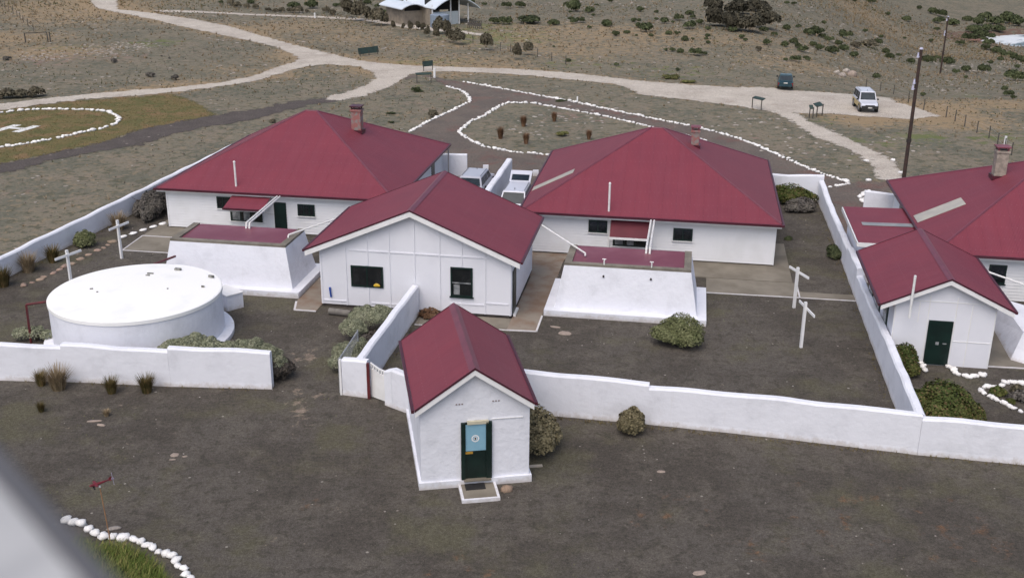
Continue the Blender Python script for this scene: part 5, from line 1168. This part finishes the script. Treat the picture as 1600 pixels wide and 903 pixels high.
def row(pts, size, gap, group, label):
    P = [hit(*q) if len(q) == 2 else q for q in pts]; carry = 0
    for a, b in zip(P, P[1:]):
        d = math.dist(a[:2], b[:2]); t = carry
        while t < d:
            s_ = size*rng.choice([.6, .85, 1.0, 1.15, 1.5], p=[.15, .25, .3, .2, .1])*rng.uniform(.85, 1.15); x = a[0]+(b[0]-a[0])*t/d+rng.normal(0, .07); y = a[1]+(b[1]-a[1])*t/d+rng.normal(0, .07)
            stones.append((x, y, s_, group, label)); t += (s_*1.75)*gap*(.95 if rng.uniform() < .95 else 1.6)
        carry = t-d
row(L1, .125, 1.0, 'stone row beside the left house drive', 'white painted stone in the curved row behind the left house')
row(L2, .13, 1.0, 'outer stone row along the drive', 'white painted stone in the long outer row behind the middle house')
row(L2b, .13, 1.3, 'stone spur behind the back wall', 'white painted stone in the short spur behind the back wall')
row(L3, .125, 1.0, 'stone row round the island', 'white painted stone in the row round the planted island')
row(L4, .16, 1.0, 'stones round the small screen wall', 'white painted stone in the curve beside the small screen wall')
HCx = [at(x, y)[:2] for x, y in ((187,187),(182,194),(165,200),(135,207),(92,216),(45,225),(15,230),(0,231),(165,175),(137,172.5),(100,172),(57,172),(20,175))]
Am = np.array([[2*x, 2*y, 1] for x, y in HCx]); sol = np.linalg.lstsq(Am, np.array([x*x+y*y for x, y in HCx]), rcond=None)[0]; hx, hy = sol[:2]; hr = math.sqrt(sol[2]+hx*hx+hy*hy)
print('helipad fit', hx, hy, hr, UV((hx, hy)))
upper = [(0,177.5),(20,175),(57,172),(100,172),(137,172.5),(165,175),(180,181),(187,187),(182,194),(165,200),(135,207),(92,216),(45,225),(15,230),(0,231),(-30,235)]
row(upper, .175, 1.05, 'stone ring round the helipad', 'white painted stone in the ring round the helipad grass')
LB = 'white painted round stone edging the grass bed'
for i_, (x, y) in enumerate(((415,535),(460,550),(512,558),(557,588),(600,617),(648,640),(710,638),(772,648),(835,655),(882,672),(918,690),(955,707),(993,732),(1040,745),(1075,757),(1102,783),(1113,820),(1152,835),(1162,872),(1193,892))):
    p = at(x/4, 677+y/4+4); stones.append((p[0], p[1], .16*rng.uniform(.9, 1.15)*(1.15 if y < 650 else .95), 'stones edging the grass bed', '%s from the left: %s' % (ORD[i_], LB)))
LC = 'white painted stone round the planted bed at right'
for i_, (x, y) in enumerate(sorted(((1175,480),(1185,495),(1210,515),(1215,460),(1245,455),(1270,458),(1300,462),(1330,463),(1360,465),(1385,445),(1410,415),(1430,420),(1460,408),(1485,412),(1510,415),(1560,420),(1580,425),(1270,545),(1290,560),(1325,580),(1385,605),(1405,615),(1450,640),(1470,650),(1497,662),(1560,692)))):
    p = at(1340+x/6.144, 530+y/6.144+1.5); stones.append((p[0], p[1], .13*rng.uniform(.85, 1.3), 'stones edging the right planted bed', '%s from the left: %s' % (ORD[i_], LC)))
LD = 'white painted stone at the foot of the small shed front'
for i_, (x, y) in enumerate(sorted(((905,280),(920,300),(940,325),(965,335),(1020,345),(1045,355),(1065,365),(1110,355),(1140,350),(1185,345),(1215,340),(870,265),(630,250),(620,265),(645,300),(608,225)))):
    p = at(1340+x/6.144, 530+y/6.144+1.5); stones.append((p[0], p[1], .14*rng.uniform(.85, 1.25), 'stones at the shed front', '%s from the left: %s' % (ORD[i_], LD)))
LE = 'white painted stone lying by the path end beyond the middle house'
for x, y in ((1357,283),(1407,272),(1354,253),(1395,252)): p = hit(x, y); stones.append((p[0], p[1], .2, 'loose white stones by the footpath', LE))
stones.sort(key=lambda s_: math.hypot(s_[0], s_[1])/s_[2]*.25)
print('stones', len(stones)); rest = []
for i, (x, y, s_, gr, lb) in enumerate(stones):
    if i < 290:
        o = link('painted_stone', SM[i % 6], None, (x, y, tz(x, y))); o.scale = (s_*rng.uniform(.95, 1.25), s_, s_*rng.uniform(.8, 1.05)); o.rotation_euler = (0, 0, rng.uniform(0, 6.28)); tag(o, lb, 'stone', gr)
    else: rest.append((x, y, s_))
def merged(name, items, protos, mat, label, cat, zoff=0):
    """many small solids in one stuff object: items (x, y, size)"""
    V, F, off = [], [], 0; pm = [(np.array([v.co[:] for v in m_.vertices]), [tuple(p.vertices) for p in m_.polygons]) for m_ in protos]
    for i, it in enumerate(items):
        x, y, s_ = it[:3]; fl = it[3] if len(it) > 3 else 1.0; pv_, pf = pm[i % len(pm)]; a = rng.uniform(0, 6.28); c, sn = math.cos(a), math.sin(a); q = pv_*np.array([s_*rng.uniform(.8, 1.4), s_, s_*fl])
        q = np.stack([q[:, 0]*c-q[:, 1]*sn+x, q[:, 0]*sn+q[:, 1]*c+y, q[:, 2]+tz(x, y)+zoff], 1); V.append(q); F += [tuple(k_+off for k_ in f_) for f_ in pf]; off += len(q)
    me = bpy.data.meshes.new(name); me.from_pydata(np.concatenate(V).tolist(), [], F); me.materials.append(mat)
    for q in me.polygons: q.use_smooth = True
    o = link(name, me, kind='stuff'); tag(o, label, cat); return o
if rest: merged('edging_stones', rest, SM, STONEW, 'more white painted edging stones far along the drive rows', 'stones')
# rocks
PINK = M('pale_pink_rock', (.36, .29, .24), (.26, .21, .18), 3, .9, bmp=.4); ROCKP = M('pale_pebble', (.42, .38, .34), (.28, .24, .21), 3, .9, rand=.1)
SMP = []
for i in range(5):
    m2 = SM[i].copy(); m2.materials.clear(); m2.materials.append(PINK); SMP.append(m2)
def rock(label, px, sx, sy, sz, name='rock', i=0, mat=None, pos=None):
    me = SMP[i % 5].copy()
    if mat: me.materials.clear(); me.materials.append(mat)
    p = pos or hit(*px); o = link(name, me, None, (p[0], p[1], p[2]-sz*.25)); o.scale = (sx, sy, sz); o.rotation_euler = (0, 0, rng.uniform(-.4, .4)); tag(o, label, 'rock'); return o
rock('rounded brown rock beside the hut step', (792,766), .24, .2, .24, mat=M('brown_rock', (.30, .21, .15), (.22, .16, .12), 4, .9, bmp=.4))
rock('flat pale rock lying alone right of the hut', (1033,737), .17, .10, .05)
rock('pale rock slab at the bottom edge of the photo', (1093,895), .24, .14, .04)
rock('large pale rock on the dark gravel left of the hut', (273,711), .17, .17, .05); rock('small pale rock beside the large one left of the hut', (289,713), .10, .07, .04, i=1); rock('narrow pale rock below the large one left of the hut', (270,718), .13, .06, .04, i=2)
rock('flat pinkish rock near the corner of the middle cistern', (883,521), .32, .30, .05, i=3); rock('thin pinkish rock near the concrete path corner', (868,511), .28, .12, .04, i=1)
rock('grey rock lying behind the white edging stones at bottom left', (179,826), .26, .13, .10, i=2, mat=M('grey_rock', (.30, .27, .24), (.2, .18, .17), 4, .9))
rock('long pale slab below the left front wall', (148,658), .30, .10, .05, i=3); rock('pale stone below the left front wall near a tussock', (158,664), .20, .12, .05, i=4)
mb = MB(HY); mb.box(6.62, 7.12, 34.52, 34.66, 0, .05); o = mb.build('drain_cover', M('pale_splash_block', (.42, .38, .32), (.34, .3, .26), 4, .9), org=W(6.85, 34.6, 0, HY)); tag(o, 'narrow pale slab on the ground at the right side of the hut', 'slab')
a, b = at(515, 491), at(548, 495); mb = MB(); mb.tube((a[0], a[1], .17), (b[0], b[1], .17), .17, .16, 12); o = mb.build('log', M('grey_weathered_log', (.20, .185, .165), (.14, .13, .12), 3, .9, bmp=.4), org=(a[0], a[1], 0), smooth=False); tag(o, 'short grey weathered log lying before the gable building', 'log')
for i, (lab, px, s_) in enumerate((('rounded orange boulder in the rock pile above the car park', (1331,119), .75), ('white rock in the rock pile above the car park', (1316,120), .55), ('pale rock in the rock pile above the car park', (1322,113), .5), ('small flat rock in the rock pile above the car park', (1307,115), .4))):
    rock(lab, px, s_*.9, s_*.8, s_*1.1, i=i, mat=None if i == 0 else ROCKP, name='boulder')
# border of small rocks along the left wall bed
bord = [(-33.6,49.0),(-33.3,50.4),(-33.2,51.6),(-33.05,52.6),(-33.0,53.4),(-32.9,54.2),(-32.8,55.0),(-32.7,56.6),(-32.3,57.3)]
BR = M('tan_border_rock', (.34, .24, .17), (.24, .19, .16), 3, .9, rand=.15, bmp=.4); k = 0
BRM = SM[1].copy(); BRM.materials.clear(); BRM.materials.append(BR)
for (u0, v0), (u1, v1) in zip(bord, bord[1:]):
    nn = max(1, int(math.hypot(u1-u0, v1-v0)/.42))
    for j in range(nn):
        t_ = j/nn; x, y, _ = W(u0+(u1-u0)*t_+rng.normal(0, .06), v0+(v1-v0)*t_); o = link('border_rock', BRM, None, (x, y, -.05)); q = rng.uniform(.13, .26); o.scale = (q*1.3, q, q*.8); o.rotation_euler = (0, 0, rng.uniform(0, 6)); tag(o, 'tan rock in the rough border along the foot of the left wall', 'rock', 'border rocks along the left wall'); k += 1
for j in range(9):
    x, y, _ = W(-32.6+j*.28, 57.6+j*.72); o = link('painted_stone', SM[j % 6], None, (x, y, 0)); o.scale = (.2, .32, .12); o.rotation_euler = (0, 0, -.5); tag(o, 'whitewashed stone in the line edging the big grey shrub by the left wall', 'stone', 'stone line before the grey shrub')
# scattered rocks, pebbles, clods (nobody could count these)
def scatter(n, region, cond, pw=1.0):
    out = []
    while len(out) < n:
        x = rng.uniform(region[0], region[1], 4*n); y = rng.uniform(region[2], region[3], 4*n); k_ = (np.abs(x) < .55*y+6) & cond(x, y); out += list(zip(x[k_], y[k_]))
    return out[:n]
Pm = lambda x, y, polys: np.any([inside(x, y, q) for q in polys], 0)
inyard = lambda x, y: inside(x, y, YARD)
SLABS = []
for i in range(4):
    me2 = stone_mesh(50+i, .25); me2.materials.clear(); me2.materials.append(ROCKP); SLABS.append(me2)
OUT = lambda x, y: ~Pm(x, y, [YARD, ROAD, TRACK, DRIVE, LAWN, PATH])
pts = [(x, y, rng.uniform(.05, .16)*max(1, y/90)) for x, y in scatter(1500, (-130, 150, 50, 230), lambda x, y: OUT(x, y) & (wob(x, y, 6) > -.1))]
for (px, py, n_, sx, sy) in ((150,80,160,70,10),(210,72,90,40,6),(1240,225,18,60,25),(1180,190,16,50,14),(900,185,50,80,14),(1300,240,14,60,20),(60,90,80,50,8),(1400,235,20,50,20),(840,205,30,50,12)):
    for _ in range(n_):
        q = hit(px+rng.normal(0, sx/2), py+rng.normal(0, sy/2)); pts.append((q[0], q[1], rng.uniform(.06, .22)))
merged('field_rocks', pts, SLABS, ROCKP, 'pale flat rocks strewn over the scrubby field', 'rocks', -.03)
pts = [(x, y, rng.uniform(.012, .035)*max(1, y/45)) for x, y in scatter(1400, (-45, 45, 24, 75), inyard)]
merged('yard_pebbles', pts, SLABS[:2]+SM[:1], ROCKP, 'small pale pebbles scattered over the dark yard gravel', 'pebbles', -.005)
bay_pts = []
for _ in range(700):
    a_ = rng.uniform(.5*math.pi, 1.5*math.pi); q = rng.uniform(.92, 1.18); x, y = BAY[0]+60*q*math.cos(a_), BAY[1]+17*q*math.sin(a_); bay_pts.append((x, y, rng.uniform(.5, 1.8)))
merged('shore_rocks', bay_pts, SLABS, M('red_brown_shore_rock', (.20, .10, .075), (.12, .09, .08), .3, .9), 'red brown rocks along the shore of the cove', 'rocks', -.2)
# ------------------------------------------------------------------ grass and low scrub over the field
def tufts(name, items, kind, blades, label, w=.02):
    n = len(items); I = np.array(items); x = np.repeat(I[:, 0], blades); y = np.repeat(I[:, 1], blades); s_ = np.repeat(I[:, 2], blades); N = len(x); z = terr(x, y)
    a = rng.uniform(0, 2*math.pi, N); q = rng.uniform(0, .8, N)*s_; b = np.stack([x+np.cos(a)*q*.6, y+np.sin(a)*q*.6, z], 1); h_ = s_*rng.uniform(.5, 1.2, N); wv = np.stack([-np.sin(a), np.cos(a), 0*a], 1)*(w*np.maximum(1, y/70))[:, None]
    t_ = b+np.stack([np.cos(a)*q*.9, np.sin(a)*q*.9, h_], 1); V = np.stack([b-wv, b+wv, t_], 1).reshape(-1, 3); o = link(name, fast_mesh(name, V, 3, LF[kind]), kind='stuff'); tag(o, label, 'grass')
drynear = [hit(px, py)[:2]+(r*max(1, hit(px, py)[1]/90),) for px, py, r in dryblobs]
def blobf(x, y, L):
    f = np.zeros(x.shape)
    for cx, cy, r in L: f = np.maximum(f, np.exp(-(((x-cx)**2+(y-cy)**2)/r**2)))
    return f
RD = np.array(ROAD)
def roadside(x, y): return np.exp(-np.clip(-sdf(x, y, ROAD), 0, 50)/1.5)
cond = lambda x, y: OUT(x, y) & (rng.uniform(0, 1, x.shape) < (.05+.9*blobf(x, y, drynear)+.9*roadside(x, y)+.22*np.maximum(0, wob(x, y, 7))))
tufts('dry_grass', [(x, y, rng.uniform(.08, .24)*rng.choice([.6, 1, 1.5])*max(1, y/130)) for x, y in scatter(12000, (-150, 190, 52, 330), cond)], 'straw', 9, 'dry straw coloured grass over the field and along the roads')
cond2 = lambda x, y: OUT(x, y) & (wob(x+40, y, 5) > rng.uniform(-.2, 1.4, x.shape))
tufts('grey_scrub', [(x, y, rng.uniform(.05, .13)*max(1, y/110)) for x, y in scatter(9000, (-150, 190, 50, 330), cond2)], 'scrub', 7, 'low grey scrub covering the field', .03)
tufts('green_growth', [(x, y, rng.uniform(.05, .14)*max(1, y/110)) for x, y in scatter(5000, (-150, 190, 52, 300), lambda x, y: OUT(x, y) & (wob(x-30, y+60, 9) > rng.uniform(0, 1.6, x.shape)))], 'lime', 7, 'low olive green growth in patches over the field', .03)
tufts('lawn_grass', [(x, y, rng.uniform(.03, .07)) for x, y in scatter(3500, (-75, -20, 60, 115), lambda x, y: inside(x, y, LAWN))], 'turf', 6, 'short dry olive grass of the helipad', .03)
wl = []
for (u0, v0), (u1, v1), n_ in (((-5.3, 38.95), (9, 38.2), 230), ((9.5, 38.15), (22, 37.8), 160), ((-34, 37.9), (-16.5, 39.3), 220), ((-5.5, 39.5), (9, 39.1), 90), ((8.95, 40), (8.95, 70), 160), ((-34.9, 50), (-33.9, 70), 200), ((-12.3, 40), (-12.3, 48.5), 60)):
    for t_ in rng.uniform(0, 1, n_)**1.0:
        x, y, _ = W(u0+(u1-u0)*t_+rng.normal(0, .10), v0+(v1-v0)*t_+rng.normal(0, .10)); wl.append((x, y, rng.uniform(.03, .13)))
tufts('wall_weeds', wl, 'turf', 9, 'small dry weeds along the feet of the white walls', .008)
tufts('yard_weeds', [(x, y, rng.uniform(.02, .07)) for x, y in scatter(1500, (-45, 45, 22, 75), lambda x, y: inyard(x, y) & (wob(x, y, 3) > .45))], 'lime', 8, 'tiny weeds scattered over the dark yard gravel', .007)
# ------------------------------------------------------------------ whirligig
wh = thing('whirligig', 'dark red toy aeroplane whirligig on a thin timber stake at the stone edge', 'whirligig', at(173, 848)[:2]+(0,))
b = at(173, 848); zt = 1.75; d = ray(156, 761); t = (b[0]*d[0]+b[1]*d[1])/(d[0]**2+d[1]**2); tp = (d[0]*t, d[1]*t, HC+d[2]*t)
mb = MB(); mb.tube(b, tp, .022, .018, 8); mb.build('stake', TIMBER, wh)
mb = MB(); mb.tube((tp[0], tp[1], tp[2]+.0), (tp[0], tp[1], tp[2]+.05), .03, .03, 10); mb.build('swivel', TRIM, wh)
C_ = Vector(tp)+Vector((0, 0, .14)); fd = Vector((-.80, -.55, -.02)).normalized(); sd_ = Vector((-fd.y, fd.x, 0)).normalized(); DR = M('dark_red_toy_paint', (.16, .012, .02), (.11, .01, .018), 5, .4)
mb = MB()
mb.tube(C_-fd*.34+Vector((0, 0, .03)), C_+fd*.05, .018, .05, 8); mb.tube(C_+fd*.05, C_+fd*.26, .05, .045, 8); mb.tube(C_+fd*.26, C_+fd*.31, .045, .015, 8); mb.build('fuselage', DR, wh)
mb = MB(); strip(mb, C_+fd*.12-sd_*.20+Vector((0, 0, .02)), C_+fd*.12+sd_*.20+Vector((0, 0, .02)), .09, .012); mb.build('wing', DR, wh)
mb = MB(); strip(mb, C_-fd*.32-sd_*.10+Vector((0, 0, .03)), C_-fd*.32+sd_*.10+Vector((0, 0, .03)), .06, .01); mb.build('tailplane', DR, wh)
mb = MB(); mb.hexa([C_-fd*.36+Vector((0, 0, .03)), C_-fd*.28+Vector((0, 0, .03)), C_-fd*.28+sd_*.008+Vector((0, 0, .03)), C_-fd*.36+sd_*.008+Vector((0, 0, .03)), C_-fd*.38+Vector((0, 0, .13)), C_-fd*.33+Vector((0, 0, .13)), C_-fd*.33+sd_*.008+Vector((0, 0, .13)), C_-fd*.38+sd_*.008+Vector((0, 0, .13))]); mb.build('tail_fin', DR, wh)
mb = MB(); q = C_-fd*.42; mb.tube(C_-fd*.34+Vector((0, 0, .03)), q+Vector((0, 0, .03)), .008, n=6)
for k in range(4):
    a = k*math.pi/2+.5; v_ = sd_*math.cos(a)+Vector((0, 0, 1))*math.sin(a); strip(mb, q+Vector((0, 0, .03)), q+Vector((0, 0, .03))+v_*.20, .05, .006, fd)
mb.build('propeller', M('lilac_propeller', (.28, .24, .36), (.3, .28, .38), 4, .4), wh)
for s_ in (-1, 1): mb = MB(); mb.tube(C_+fd*.15+sd_*.05*s_, C_+fd*.17+sd_*.06*s_+Vector((0, 0, -.10)), .008, n=5); mb.tube(C_+fd*.17+sd_*(.06*s_-.01)+Vector((0, 0, -.11)), C_+fd*.17+sd_*(.06*s_+.01)+Vector((0, 0, -.11)), .028, n=10); mb.build('wheel', BLACK, wh)
# ------------------------------------------------------------------ balcony railing beside the camera
zr = HC-.30; A = Vector(at(0, 690, zr)); B = Vector(at(195, 903, zr)); d = (B-A).normalized(); Cc = Vector((0, 0, HC)); n = (A-Cc).cross(B-Cc).normalized()
if n.dot(Vector(at(400, 600, zr))-Cc) < 0: n = -n
A2, B2 = A-d*1.6, B+d*1.6
bal = thing('balcony_railing', 'blurred pale grey metal balcony railing crossing the bottom left corner', 'railing', tuple(A2))
inw = Vector((d.y, -d.x, 0)).normalized()
if inw.dot(Cc-A) < 0: inw = -inw
mb = MB(); mb.tube(A2+inw*.006-up_*.007, B2+inw*.006-up_*.007, .006, n=16); mb.build('edge_shade_strip', M('rail_edge_shade_grey', (.14, .14, .15), (.10, .10, .11), 2, .5), bal)  # dark tube paints the shading of the rail's rounded outer edge
mb = MB(); q0 = [A2+inw*.014, B2+inw*.014, B2+inw*.26, A2+inw*.26]; mb.hexa([p-up_*.04 for p in q0]+[p-up_*.004 for p in q0]); mb.build('top_plate', M('pale_grey_rail_paint', (.46, .46, .46), (.30, .30, .31), 9, .5, .35, .62), bal)
print('part4 ok', len(bpy.data.objects))
